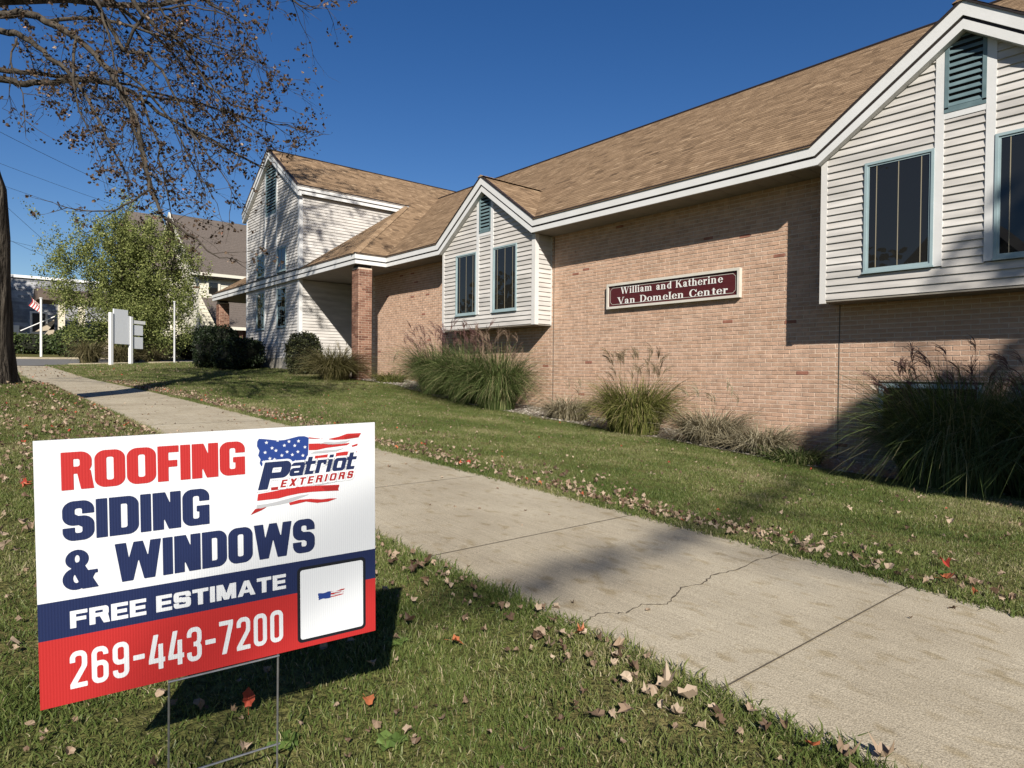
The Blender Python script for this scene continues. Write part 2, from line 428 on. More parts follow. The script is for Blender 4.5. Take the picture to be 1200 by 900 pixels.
column(-30.28, -29.88, 8.70, 9.13, -.3, 2.99)

# ---- clip helpers for boards and shingles
def clip(poly, a, b, c):
    """keep a*x+b*y<=c of a list of 2D points"""
    out = []
    for i in range(len(poly)):
        p, q = poly[i], poly[(i+1) % len(poly)]
        dp, dq = a*p[0]+b*p[1]-c, a*q[0]+b*q[1]-c
        if dp <= 0: out.append(p)
        if (dp < 0 < dq) or (dq < 0 < dp):
            t = dp/(dp-dq); out.append((p[0]+(q[0]-p[0])*t, p[1]+(q[1]-p[1])*t))
    return out
def clip_convex(poly, hull):
    n = len(hull)
    ar = sum(hull[i][0]*hull[(i+1) % n][1]-hull[(i+1) % n][0]*hull[i][1] for i in range(n))
    h = hull if ar > 0 else hull[::-1]
    for i in range(n):
        (x0, y0), (x1, y1) = h[i], h[(i+1) % n]
        # inside is left of the edge
        a, b = (y1-y0), -(x1-x0); c = a*x0+b*y0
        poly = clip(poly, a, b, c)
        if len(poly) < 3: return []
    return poly
LAP = .1016
def boards(x0, x1, z0, z1, holes=(), hull=None, fmap=None, rr=R):
    """lap boards between x0..x1; fmap(u, out, z)->world; returns list of MB"""
    res = []; n = int(math.ceil((z1-z0)/LAP))
    for i in range(n):
        a, b = z0+i*LAP, min(z0+(i+1)*LAP, z1)
        cuts = [(x0, x1)]
        for (h0, h1, k0, k1) in holes:
            ov = min(b, k1)-max(a, k0)
            if ov > .35*LAP:
                nc = []
                for (c0, c1) in cuts:
                    if h1 <= c0 or h0 >= c1: nc.append((c0, c1)); continue
                    if h0 > c0: nc.append((c0, h0))
                    if h1 < c1: nc.append((h1, c1))
                cuts = nc
        for (c0, c1) in cuts:
            if c1-c0 < .015: continue
            p = [(c0, a), (c1, a), (c1, b+.004), (c0, b+.004)]
            if hull: p = clip_convex(p, hull)
            if len(p) < 3: continue
            ou = lambda z: .021*(1-(z-a)/LAP)+.002
            mb = MB(); n_ = len(p); t = rr.uniform(.2, .8)
            v = [fmap(u, ou(z), z) for u, z in p]+[fmap(u, -.004, z) for u, z in p]
            mb.add(v, [tuple(range(n_))]+[(i_, n_+i_, n_+(i_+1) % n_, (i_+1) % n_) for i_ in range(n_)], t)
            res.append(mb)
    return res
def rectbar(mb, x0, x1, z0, z1, y0, y1, tone=.5): mb.box((x0, y0, z0), (x1, y1, z1), tone)

def window(x0, x1, z0, z1, face, bars=3, fw=.055, proud=.035, open_right_trim=False):
    """blue-grey framed window in a wall facing -Y at y=face"""
    g = MB(); y = face-.012
    g.add([(x0+fw*.6,y,z0+fw*.6),(x1-fw*.6,y,z0+fw*.6),(x1-fw*.6,y,z1-fw*.6),(x0+fw*.6,y,z1-fw*.6)], [(0,1,2,3)])
    f = MB()
    for (a, b, wd, pr) in ((0, 0, fw*.62, proud), (fw*.5, 0, fw*.55, proud*.62)):
        X0, X1, Z0, Z1 = x0+a, x1-a, z0+a, z1-a
        f.box((X0, face-pr, Z1-wd), (X1, face+.01, Z1)); f.box((X0, face-pr-.002, Z0), (X1, face+.01, Z0+wd))
        f.box((X0, face-pr, Z0+wd), (X0+wd, face+.01, Z1-wd)); f.box((X1-wd, face-pr, Z0+wd), (X1, face+.01, Z1-wd))
    f.box((x0-.012, face-proud-.018, z0-.018), (x1+.012, face+.01, z0+.004))
    w_ = bpart(f, 'window', M['bluetrim'])
    g.build('glass_pane', M['glass'], w_)
    iw = x1-x0-2*fw
    for k in range(bars):
        xx = x0+fw+iw*(.13+.74*k/max(1, bars-1)) if bars > 1 else (x0+x1)/2
        b = MB(); b.box((xx-.005, y-.004, z0+fw*1.1), (xx+.005, y-.001, z1-fw*1.1)); b.build('grille_bar', M['grille'], w_)
    return w_

def louver(x0, x1, z0, apex, rise, face, cx, st=.083):
    """gable louver with a pointed head: z of the head at |x-cx| is apex-rise*|x-cx|"""
    fr = .045
    L_ = MB(); top = lambda x: apex-rise*abs(x-cx)
    rectbar(L_, x0, x1, z0, z0+fr*1.5, face-.03, face+.01)
    for a, b in ((x0, x0+fr), (x1-fr, x1)):
        L_.prism([(a, face-.03, z0+fr), (b, face-.03, z0+fr), (b, face-.03, top(b)), (a, face-.03, top(a))], (0, .04, 0))
    lo = bpart(L_, 'louver', M['tealslat'])
    bk = MB(); bk.poly([(x0+.01, face-.003, z0+.01), (x1-.01, face-.003, z0+.01), (x1-.01, face-.003, top(x1)-.01), (cx, face-.003, apex-.01), (x0+.01, face-.003, top(x0)-.01)])
    bk.build('louver_backing', M['black'], lo)
    z = z0+.08; sh = st*.55
    while z < apex-.06:
        a, b = x0+fr, x1-fr
        if z > top(a)-.03:
            hw = (apex-.03-z)/rise; a, b = max(a, cx-hw), min(b, cx+hw)
        if b-a > .04:
            s = MB(); s.add([(a,face-.026,z),(b,face-.026,z),(b,face-.004,z+sh),(a,face-.004,z+sh),(a,face-.026,z-.008),(b,face-.026,z-.008)], [(0,1,2,3),(4,5,1,0)])
            s.build('slat', M['tealslat'], lo)
        z += st

def bay(cx, right_side=True):
    x0, x1, z0 = cx-1.775, cx+1.775, 1.10
    ft = ZB+.0; rise = .705
    zl = lambda x: ZB+(1.87-abs(x-cx))*rise     # underside of the rake
    core = MB(); core.box((x0+.01, BF+.02, z0+.015), (x1-.01, BW+.2, ZB+.2))
    core.prism([(x0+.01, BF+.02, ZB), (x1-.01, BF+.02, ZB), (cx, BF+.02, zl(cx))], (0, .5, 0))
    core.box((x0-.005, BF-.012, z0-.012), (x1+.005, BW, z0+.014))
    o = bpart(core, 'window_bay', M['soffit'])
    W = .85; w1 = (cx-1.17, cx-.32); w2 = (cx+.33, cx+1.18)
    t1, t2 = (cx-.32, cx-.22), (cx+.23, cx+.33)
    hull = [(x0, z0-.1), (x1, z0-.1), (x1, ZB-.005), (cx+1.775, zl(cx+1.775)), (cx, zl(cx)), (cx-1.775, zl(cx-1.775))]
    hull = [(x0, z0-.1), (x1, z0-.1), (x1, zl(x1)), (cx, zl(cx)), (x0, zl(x0))]
    holes = [(w1[0], w1[1], 1.46, 2.97), (w2[0], w2[1], 1.46, 2.97), (t1[0], t1[1], 1.47, 9), (t2[0], t2[1], 1.47, 9), (t1[1], t2[0], 3.33, 9)]
    fm = lambda u, out, z: (u, BF-out, z)
    for mb in boards(x0+.09, x1-.09, z0+.02, 4.6, holes, hull, fm): mb.build('siding_board', M['siding'], o)
    # corner trims (front faces) and the narrow trims flanking the middle strip
    c = MB(); c.box((x0, BF-.022, z0-.03), (x0+.09, BF+.1, zl(x0)-.0)); c.build('corner_trim', M['offwhite'], o)
    c = MB(); c.box((x1-.09, BF-.022, z0), (x1+.022, BF+.09, ZB+.01)); c.build('corner_trim', M['offwhite'], o)
    for (a, b), q in ((t1, -1), (t2, 1)):
        c = MB(); c.prism([(a, BF-.026, 1.44), (b, BF-.026, 1.44), (b, BF-.026, zl(b)+.05), (a, BF-.026, zl(a)+.05)], (0, .03, 0)); c.build('trim_board', M['white'], o)
    c = MB(); c.box((t1[1], BF-.024, 3.30), (t2[0], BF+.004, 3.375)); c.build('trim_board', M['white'], o)
    if right_side:
        fs = lambda u, out, z: (x1+out, u, z)
        for mb in boards(BF+.09, BW-.004, z0+.02, ZB, (), None, fs): mb.build('siding_board', M['siding'], o)
        c = MB(); c.box((x1-.01, BW-.03, z0), (x1+.02, BW, ZB)); c.build('corner_trim', M['offwhite'], o)
    window(w1[0], w1[1], 1.455, 2.965, BF); window(w2[0], w2[1], 1.455, 2.965, BF)
    louver(t1[1], t2[0], 3.375, zl(cx)-.02, rise, BF, (t1[1]+t2[0])/2)
bay(-12.43); bay(-2.67, True)

def basement_window(x0, x1):
    f = MB(); y = BW
    f.box((x0, y-.005, -.14), (x1, y+.06, -.08)); f.box((x0, y-.005, -.75), (x1, y+.06, -.7)); f.box((x0, y-.005, -.7), (x0+.06, y+.06, -.14)); f.box((x1-.06, y-.005, -.7), (x1, y+.06, -.14))
    f.box((x0+.06, y+.01, -.18), (x1-.06, y+.06, -.14)); f.box((x0+.06, y+.01, -.7), (x0+.1, y+.06, -.18))
    w_ = bpart(f, 'basement_window', M['bluetrim']); g = MB(); g.box((x0+.06, y+.004, -.7), (x1-.06, y+.006, -.14)); g.build('glass_pane', M['glass'], w_)
    l = MB(); l.box((x0-.02, y-.006, -.079), (x1+.02, y+.02, -.05)); l.build('lintel', M['drip'], w_)
basement_window(-3.80, -2.55); basement_window(-2.2, -.95)

# ---- fascia bands: upper board, recessed gap with painted-in shadow, lower board
def band(path, d0, d1, y0, y1, m, name='fascia_board', parent=None, closed=False):
    """path of (x,z) left to right; band between perpendicular offsets d0..d1 downward, mitred; one mesh per run"""
    n = len(path); nor = []
    for i in range(n-1):
        dx, dz = path[i+1][0]-path[i][0], path[i+1][1]-path[i][1]; l = math.hypot(dx, dz); nor.append((dz/l, -dx/l))
    def off(i, d):
        if i == 0: a = nor[0]; return (path[0][0], path[0][1]+a[1]*d/(a[1]**2) if abs(a[1]) > .1 else path[0][1])
        if i == n-1: a = nor[-1]; return (path[-1][0], path[-1][1]+d/a[1] if abs(a[1]) > .1 else path[-1][1])
        a, b = nor[i-1], nor[i]; s = (a[0]+b[0], a[1]+b[1]); k = 2*d/(s[0]**2+s[1]**2); return (path[i][0]+s[0]*k, path[i][1]+s[1]*k)
    out = []
    for i in range(n-1):
        A0, A1, B1, B0 = off(i, d0), off(i+1, d0), off(i+1, d1), off(i, d1)
        mb = MB(); mb.prism([(A0[0], y0, A0[1]), (A1[0], y0, A1[1]), (B1[0], y0, B1[1]), (B0[0], y0, B0[1])], (0, y1-y0, 0))
        out.append(bpart(mb, name, m, parent))
    return out
def fascia_y(path, ye, back=None):
    band(path, -.025, .006, ye-.045, ye+.03, M['drip'], 'drip_edge')
    band(path, .006, .150, ye-.028, ye+.03, M['white'])
    band(path, .150, .185, ye-.004, ye+.03, M['drip'], 'fascia_shadow_gap')  # shadow between the two boards, given as a dark strip
    band(path, .185, .285, ye-.012, back or ye+.03, M['white'])
r_ = 1.87*.705
front = [(-16.95+.028, ZT), (-14.30, ZT), (-12.43, ZT+r_), (-10.56, ZT), (-4.54, ZT), (-2.67, ZT+r_), (-.80, ZT), (7, ZT)]
fascia_y(front, YE, BF)
fascia_y([(-30.35, ZT), (-16.95, ZT)], YP)
def fascia_x(y0, y1, x, zt=ZT, s=1):
    """run along Y at plane x, facing +X (s=1)"""
    for d0, d1, pr, bk, m, nm in ((-.025, .006, .045, .03, M['drip'], 'drip_edge'), (.006, .150, .028, .03, M['white'], 'fascia_board'), (.150, .185, .004, .03, M['drip'], 'fascia_shadow_gap'), (.185, .285, .012, .03, M['white'], 'fascia_board')):
        mb = MB(); mb.box((x-bk*s, y0-pr*.999, zt-d1), (x+pr*s, y1, zt-d0)); bpart(mb, nm, m)
fascia_x(YP, YE+.02, -16.95); fascia_x(YP, 9.9, -30.35, s=-1)
# tower eave returns and rakes
TC = -23.65; ZE = 6.13
fascia_x(YT-.12, 12.72, -20.97, ZE)
trake = [(TC-2.72, ZE-.02), (TC, ZE+2.70*S), (TC+2.70, ZE-.0)]
fascia_y(trake, YT-.12, YT)

# ---- soffits
def soffit():
    rr = random.Random(5)
    def run(x0, x1, y0, y1, z=ZB+.012, step=.3):
        x = x0
        while x < x1-1e-6:
            e = min(x+step, x1); mb = MB(); mb.box((x+.004, y0, z), (e-.004, y1, z+.02)); bpart(mb, 'soffit_panel', M['soffit']); x = e
        mb = MB(); mb.box((x0, y0, z+.008), (x1, y1, z+.03)); bpart(mb, 'soffit_backing', M['drip'])
    for a, b in ((-16.92, -14.22), (-10.63, -4.46), (-.88, 4)): run(a, b, YE+.03, BW+.005)
    run(-21.1, -16.98, YP+.03, 11.3, step=.6); run(-30.3, -26.2, YP+.03, 11.3, step=.6)
soffit()

# ---- tower
def tower():
    x0, x1 = TC-2.55, TC+2.55; zb = .50
    core = MB(); core.box((x0+.02, YT+.01, -.5), (x1-.02, 13.5, ZE-.2))
    core.prism([(x0+.02, YT+.01, ZE-.3), (x1-.02, YT+.01, ZE-.3), (x1-.02, YT+.01, ZE-.15), (TC, YT+.01, ZE+2.5*S-.05), (x0+.02, YT+.01, ZE-.15)], (0, 4, 0))
    t = bpart(core, 'tower', M['soffit'])
    zl = lambda x: ZE-.29+(2.70-abs(x-TC))*S
    hull = [(x0, -1), (x1, -1), (x1, zl(x1)), (TC, zl(TC)), (x0, zl(x0))]
    win = [(-25.06, -24.25, 3.50, 4.34), (-23.03, -22.22, 3.50, 4.34), (-25.06, -24.25, 1.56, 2.94), (-23.03, -22.22, 1.56, 2.94)]
    tr = [(-24.25, -24.15), (-23.13, -23.03)]
    holes = list(win)+[(a, b, 1.5, 9) for a, b in tr]+[(tr[0][1], tr[1][0], 5.60, 9)]
    fm = lambda u, out, z: (u, YT-out, z)
    rr = random.Random(6)
    for mb in boards(x0+.1, x1-.1, zb, 8.2, holes, hull, fm, rr): mb.build('siding_board', M['siding'], t)
    # right side wall
    fs = lambda u, out, z: (x1+out, u, z)
    hl = [(YT, -1), (11.4, -1), (11.4, 3.05), (YT, 3.05)]
    for mb in boards(YT+.1, 11.3, zb, 3.05, (), None, fs, rr): mb.build('siding_board', M['siding'], t)
    hu = [(YT, ZT+.02), (YT+(ZE-.3-ZT)/S, ZE-.28), (YT, ZE-.28)]
    for mb in boards(YT+.1, 13.1, 3.25, ZE-.28, (), hu, fs, rr): mb.build('siding_board', M['siding'], t)
    c = MB(); c.box((x1-.1, YT-.024, zb-.03), (x1+.024, YT+.1, ZE-.25)); c.build('corner_trim', M['white'], t)
    c = MB(); c.box((x0-.02, YT-.024, zb-.03), (x0+.1, YT+.1, ZE-.3)); c.build('corner_trim', M['white'], t)
    for a, b in tr:
        c = MB(); c.prism([(a, YT-.028, 1.50), (b, YT-.028, 1.50), (b, YT-.028, zl(b)), (a, YT-.028, zl(a))], (0, .03, 0)); c.build('trim_board', M['white'], t)
    c = MB(); c.box((tr[0][1], YT-.026, 5.55), (tr[1][0], YT, 5.63)); c.build('trim_board', M['white'], t)
    for a, b, c0, c1 in win: window(a, b, c0, c1, YT, bars=1)
    louver(tr[0][1], tr[1][0], 5.63, zl(TC)-.03, S, YT, (tr[0][1]+tr[1][0])/2, .11)
    f = MB(); f.box((x0-.01, YT-.01, -.6), (x1+.012, 12, zb)); bpart(f, 'foundation', M['concrete_f'])
tower()
def entry():
    mb = MB(); mb.box((-21.1, 11.2, -.5), (-18.8, 11.4, 3.1)); mb.box((-18.9, BW+.02, -.5), (-18.7, 11.4, 3.1)); bpart(mb, 'entry_wall', mat('entry_wall_shaded', (.2,.18,.15), (.16,.14,.12)))  # porch recess shade is put into this wall's darker colour
    mb = MB(); mb.box((-26.2, 11.2, -.5), (-30, 11.4, 3.1)); bpart(mb, 'entry_wall', M['siding'])
    d = MB(); x0, x1 = -20.7, -19.1
    for a, b in ((x0, x0+.1), (x1-.1, x1), ((x0+x1)/2-.05, (x0+x1)/2+.05)): d.box((a, 11.13, .2), (b, 11.2, 2.5))
    d.box((x0+.1, 11.13, 2.4), (x1-.1, 11.2, 2.5)); dd = bpart(d, 'door', flat('bronze_door_frame', (.05,.03,.02), .4))
    g = MB(); g.box((x0+.1, 11.16, .2), (x1-.1, 11.17, 2.4)); g.build('glass_pane', M['glass'], dd)
    p = MB(); p.box((-21.05, 8.9, -.5), (-18.92, 11.19, .18)); bpart(p, 'porch_slab', M['concrete_f'])
entry()

# ---- roofs: shingle courses laid plane by plane
def roof_plane(mb, hull, zf, eave_dir, up_dir, course=.14, tabw=.24, rr=R, coarse=False):
    """hull: plan polygon; zf(x,y) height; eave_dir: unit plan vector along the eave; up_dir: plan vector uphill"""
    ed, ud = Vector(eave_dir), Vector(up_dir)
    us = [Vector(p).dot(ed) for p in hull]; vs = [Vector(p).dot(ud) for p in hull]
    u0, u1, v0, v1 = min(us), max(us), min(vs), max(vs)
    pc = course/math.sqrt(1+S*S); n = int((v1-v0)/pc)+1
    for i in range(n):
        a = v0+i*pc; b = a+pc+.002; u = u0-rr.random()*tabw
        while u < u1:
            w_ = tabw*rr.uniform(.35, 1.2); p = [(u, a), (u+w_, a), (u+w_, b), (u, b)]
            q = [tuple(ed*s+ud*t) for s, t in p]; q = clip_convex(q, hull)
            if len(q) >= 3:
                t = min(1, max(0, rr.gauss(.52, .17)))
                lift = rr.uniform(.006, .011)
                pts = []
                for (x, y) in q:
                    vv = Vector((x, y)).dot(ud); k = 1-(vv-a)/pc
                    pts.append((x, y, zf(x, y)+lift*max(0, k)+.001))
                mb.poly(pts, t)
                low = [k for k in range(len(q)) if abs(Vector(q[k]).dot(ud)-a) < 1e-4]
                if len(low) == 2:
                    i0, i1 = low
                    P0, P1 = pts[i0], pts[i1]
                    mb.poly([P0, P1, (P1[0], P1[1], P1[2]-lift), (P0[0], P0[1], P0[2]-lift)], t*.5)
            u += w_
def roofs():
    rr = random.Random(9); mb = MB()
    zm = lambda x, y: ZT+.02+S*(y-YE)
    ys = YE-.05
    for h in ([(-16.90,ys),(-14.30,ys),(-12.43,11.48),(-12.43,15),(-22.41,15)],
              [(-10.56,ys),(-4.54,ys),(-2.67,11.48),(-2.67,15),(-12.43,15),(-12.43,11.48)],
              [(-.8,ys),(7,ys),(7,15),(-2.67,15),(-2.67,11.48)]):
        roof_plane(mb, h, zm, (1,0), (0,1), rr=rr)
    for cx in (-12.43, -2.67):
        zr = ZT+.02+1.87*.705
        roof_plane(mb, [(cx,YE-.05),(cx+1.9,YE-.05),(cx+1.87,YE),(cx,11.50)], lambda x, y, cx=cx, zr=zr: zr-.705*(x-cx), (0,1), (-1,0), rr=rr)
        roof_plane(mb, [(cx,YE-.05),(cx,11.50),(cx-1.87,YE),(cx-1.9,YE-.05)], lambda x, y, cx=cx, zr=zr: zr+.705*(x-cx), (0,1), (1,0), rr=rr)
    zr_ = lambda x, y: ZT+.02+S*(-16.95-x)
    zp = lambda x, y: ZT+.02+S*(y-YP)
    roof_plane(mb, [(-20.95,YP-.05),(-16.93,YP-.05),(-16.95,YP),(-20.97,12.6)], zp, (1,0), (0,1), rr=rr)
    roof_plane(mb, [(-16.90,YP-.02),(-16.90,YE),(-22.41,15),(-23.38,15)], zr_, (0,1), (-1,0), rr=rr)
    roof_plane(mb, [(-20.93,12.6),(-23.38,15),(-23.65,15),(-23.65,YT-.17),(-20.93,YT-.17)], zr_, (0,1), (-1,0), rr=rr)
    roof_plane(mb, [(-22.41,15),(-22.41,21),(-23.65,21),(-23.65,15)], zr_, (0,1), (-1,0), rr=rr)
    zl_ = lambda x, y: ZT+.02+S*(x+30.35)
    roof_plane(mb, [(-26.35,YP-.05),(-30.35,YP-.05),(-26.35,12.6)], zp, (1,0), (0,1), rr=rr)
    roof_plane(mb, [(-30.35,YP),(-26.35,12.6),(-26.35,14),(-30.35,14)], zl_, (0,1), (1,0), rr=rr)
    roof_plane(mb, [(-26.37,YT-.17),(-23.65,YT-.17),(-23.65,21),(-26.37,21)], zl_, (0,1), (1,0), rr=rr)
    deck = MB()
    deck.add([(-22.41,15,zm(0,15)-.01),(7,15,zm(0,15)-.01),(7,21,zm(0,9)),(-22.41,21,zm(0,9))], [(0,1,2,3)])
    # underlay a few centimetres below the shingles, and the gable wall at the back
    rf = bpart(deck, 'roof', M['drip'])
    mb.build('shingle_courses', M['shingle'], rf, kind='stuff')
    # ridge and hip caps, one lapped shingle after another, joined
    cap = MB()
    def capline(p, q, w_=.15, st=.16):
        p, q = Vector(p), Vector(q); d = (q-p); n = int(d.length/st); d.normalize(); side = d.cross(Vector((0,0,1))).normalized()
        for i in range(n):
            a = p+d*(i*st); b = a+d*(st+.01); t = min(1, max(0, rr.gauss(.7, .12))); la, lb = .02, .012
            cap.add([a+Vector((0,0,la)), b+Vector((0,0,lb)), b+side*w_+Vector((0,0,lb-w_*.45)), a+side*w_+Vector((0,0,la-w_*.45)), b-side*w_+Vector((0,0,lb-w_*.45)), a-side*w_+Vector((0,0,la-w_*.45))], [(0,3,2,1),(0,1,4,5),(0,5,3)], t)
    capline((-16.97,YP-.02,ZT+.03),(-20.97,12.6,zp(0,12.6)+.01),.12)
    for cx in (-12.43, -2.67): capline((cx,YE-.05,ZT+.025+1.87*.705),(cx,11.5,ZT+.025+1.87*.705),.12)
    cap.build('ridge_caps', M['shingle'], rf, kind='stuff')
    rd = MB(); rd.tube([(-22.45,15,zm(0,15)+.02),(7,15,zm(0,15)+.02)], .028, 6); rd.tube([(-23.65,YT-.17,zr_(-23.65,0)+.02),(-23.65,21,zr_(-23.65,0)+.02)], .025, 6)
    rd.build('ridge_vent', M['drip'], rf)
roofs()

# ------------------------------------------------------------------ flat print: shapes from distance functions, traced to polygons
def F_rrect(x0, y0, x1, y1, r):
    cx, cy, hx, hy = (x0+x1)/2, (y0+y1)/2, (x1-x0)/2, (y1-y0)/2; r = max(1e-4, min(r, hx, hy))
    def f(X, Y):
        a, b = np.abs(X-cx)-hx+r, np.abs(Y-cy)-hy+r
        return np.hypot(np.maximum(a, 0), np.maximum(b, 0))+np.minimum(np.maximum(a, b), 0)-r
    return f
def F_box(x0, y0, x1, y1): return F_rrect(x0, y0, x1, y1, 0)
def F_poly(pts):
    P = np.array(pts, float)
    def f(X, Y):
        d = np.full(X.shape, 1e9); ins = np.zeros(X.shape, bool); n = len(P)
        for i in range(n):
            a, b = P[i], P[(i+1) % n]; e = b-a; L2 = max(e@e, 1e-12)
            t = np.clip(((X-a[0])*e[0]+(Y-a[1])*e[1])/L2, 0, 1)
            d = np.minimum(d, np.hypot(X-a[0]-t*e[0], Y-a[1]-t*e[1]))
            c = ((a[1] > Y) != (b[1] > Y)); den = (b[1]-a[1]) if abs(b[1]-a[1]) > 1e-12 else 1e-12
            ins ^= c & (X < (b[0]-a[0])*(Y-a[1])/den+a[0])
        return np.where(ins, -d, d)
    return f
def F_line(pts, w):
    def f(X, Y):
        d = np.full(X.shape, 1e9)
        for a, b in zip(pts[:-1], pts[1:]):
            a, b = np.array(a), np.array(b); e = b-a; t = np.clip(((X-a[0])*e[0]+(Y-a[1])*e[1])/max(e@e, 1e-12), 0, 1)
            d = np.minimum(d, np.hypot(X-a[0]-t*e[0], Y-a[1]-t*e[1]))
        return d-w/2
    return f
def F_ell(cx, cy, rx, ry):
    return lambda X, Y: (np.hypot((X-cx)/rx, (Y-cy)/ry)-1)*min(rx, ry)
def U(*fs): return lambda X, Y: np.minimum.reduce([f(X, Y) for f in fs])
def SUB(a, *b): return lambda X, Y: np.maximum.reduce([a(X, Y)]+[-f(X, Y) for f in b])
def INT(*fs): return lambda X, Y: np.maximum.reduce([f(X, Y) for f in fs])
def trace(f, x0, y0, x1, y1, c):
    """marching squares; returns list of 2D polygons covering f<0"""
    nx, ny = int((x1-x0)/c)+2, int((y1-y0)/c)+2
    xs, ys = x0+np.arange(nx)*c, y0+np.arange(ny)*c
    X, Y = np.meshgrid(xs, ys); V = f(X, Y)+1e-9; neg = V < 0; out = []
    full = neg[:-1, :-1] & neg[1:, :-1] & neg[:-1, 1:] & neg[1:, 1:]
    anyn = neg[:-1, :-1] | neg[1:, :-1] | neg[:-1, 1:] | neg[1:, 1:]
    for j in range(ny-1):
        row = full[j]; i = 0
        idx = np.flatnonzero(np.diff(np.concatenate(([0], row.astype(int), [0]))))
        for a, b in zip(idx[::2], idx[1::2]): out.append([(xs[a], ys[j]), (xs[b], ys[j]), (xs[b], ys[j+1]), (xs[a], ys[j+1])])
        for i in np.flatnonzero(anyn[j] & ~row):
            cs = [(xs[i], ys[j], V[j, i]), (xs[i+1], ys[j], V[j, i+1]), (xs[i+1], ys[j+1], V[j+1, i+1]), (xs[i], ys[j+1], V[j+1, i])]; p = []
            for k in range(4):
                a, b = cs[k], cs[(k+1) % 4]
                if a[2] < 0: p.append((a[0], a[1]))
                if (a[2] < 0) != (b[2] < 0): t = a[2]/(a[2]-b[2]); p.append((a[0]+(b[0]-a[0])*t, a[1]+(b[1]-a[1])*t))
            if len(p) > 2: out.append(p)
    return out
def glyph(ch, w, tv, th, r, diag=.5):
    """sans glyph of height 1 and width w; tv stem, th bar, r outer corner radius"""
    h = .5; ri = max(.01, r-min(tv, th))
    O = lambda x0, y0, x1, y1, l=True: SUB(F_rrect(x0, y0, x1, y1, r), F_rrect(x0+tv, y0+th, x1-tv, y1-th, ri))
    def Dsh(x0, y0, x1, y1):
        o = U(F_rrect(x0, y0, x1, y1, r), F_box(x0, y0, (x0+x1)/2, y1)); i = U(F_rrect(x0+tv, y0+th, x1-tv, y1-th, ri), F_box(x0+tv, y0+th, (x0+x1)/2, y1-th)) if (x1-x0)/2 > tv else F_rrect(x0+tv, y0+th, x1-tv, y1-th, ri)
        return SUB(o, i)
    if ch in 'O0': return O(0, 0, w, 1)
    if ch == 'D': return Dsh(0, 0, w, 1)
    if ch == 'I': return F_box(0, 0, w, 1)
    if ch == 'F': return U(F_box(0, 0, tv, 1), F_box(0, 1-th, w, 1), F_box(0, .40, w*.93, .40+th))
    if ch == 'E': return U(F_box(0, 0, tv, 1), F_box(0, 1-th, w, 1), F_box(0, .5-th/2, w*.94, .5+th/2), F_box(0, 0, w, th))
    if ch == 'T': return U(F_box(w/2-tv/2, 0, w/2+tv/2, 1), F_box(0, 1-th, w, 1))
    if ch == 'P': return U(F_box(0, 0, tv, 1), Dsh(0, .38, w, 1))
    if ch == 'R': return U(F_box(0, 0, tv, 1), Dsh(0, .42, w*.97, 1), F_poly([(w*.48, .5), (w*.93, .5), (w*1.03, 0), (w*1.03-tv*1.08, 0)]))
    if ch == 'N': return U(F_box(0, 0, tv, 1), F_box(w-tv, 0, w, 1), F_poly([(0, 1), (tv*1.15, 1), (w, 0), (w-tv*1.15, 0)]))
    if ch == 'M': return U(F_box(0, 0, tv, 1), F_box(w-tv, 0, w, 1), F_poly([(0, 1), (tv*1.3, 1), (w/2+tv*.5, 0), (w/2-tv*.5, 0)]), F_poly([(w-tv*1.3, 1), (w, 1), (w/2+tv*.5, 0), (w/2-tv*.5, 0)]))
    if ch == 'W':
        a = tv*1.02
        return U(F_poly([(0, 1), (a, 1), (w*.25+a*.5, 0), (w*.25-a*.45, 0)]), F_poly([(w*.5-a*.42, 1), (w*.5+a*.42, 1), (w*.25+a*.55, 0), (w*.25-a*.45, 0)]),
                 F_poly([(w*.5-a*.42, 1), (w*.5+a*.42, 1), (w*.75+a*.45, 0), (w*.75-a*.55, 0)]), F_poly([(w-a, 1), (w, 1), (w*.75+a*.45, 0), (w*.75-a*.5, 0)]))
    if ch == 'A': return U(F_poly([(0, 0), (tv*1.05, 0), (w/2+tv*.4, 1), (w/2-tv*.52, 1)]), F_poly([(w-tv*1.05, 0), (w, 0), (w/2+tv*.52, 1), (w/2-tv*.4, 1)]), F_box(w*.24, .2, w*.76, .2+th*.9))
    if ch == 'X': return U(F_poly([(0, 0), (tv*1.2, 0), (w, 1), (w-tv*1.2, 1)]), F_poly([(0, 1), (tv*1.2, 1), (w, 0), (w-tv*1.2, 0)]))
    if ch == 'G': return U(SUB(O(0, 0, w, 1), F_box(w/2, .46, w+.1, .66)), F_box(w*.52, .54-th*.85, w, .54), F_box(w-tv*.72, 0, w, .5))
    if ch == 'S':
        lo, hi = .5-th*.62, .5+th*.62
        top = SUB(SUB(F_rrect(0, lo, w, 1, r), F_rrect(tv, hi, w-tv, 1-th, ri)), F_box(w/2, lo-.1, w+.1, .665))
        bot = SUB(SUB(F_rrect(0, 0, w, hi, r), F_rrect(tv, th, w-tv, lo, ri)), F_box(-.1, .335, w/2, hi+.1))
        return U(top, bot, F_poly([(w*.12, .56), (w*.4, hi+th*.25), (w*.88, .44), (w*.6, lo-th*.25)]))
    if ch == '2':
        top = INT(O(0, .42, w, 1), U(F_box(-.1, .70, w+.1, 1.1), F_box(w/2, .60, w+.1, 1.1)))
        return U(top, F_poly([(w-tv, .66), (w, .66), (w*.98, .55), (tv*1.25, th*.9), (0, th*.9), (w-tv*1.1, .58)]), F_box(0, 0, w, th))
    if ch == '3':
        return U(SUB(O(0, .5-th/2, w, 1), F_box(-.1, .4, w*.45, .72)), SUB(O(0, 0, w, .5+th/2), F_box(-.1, .28, w*.45, .6)))
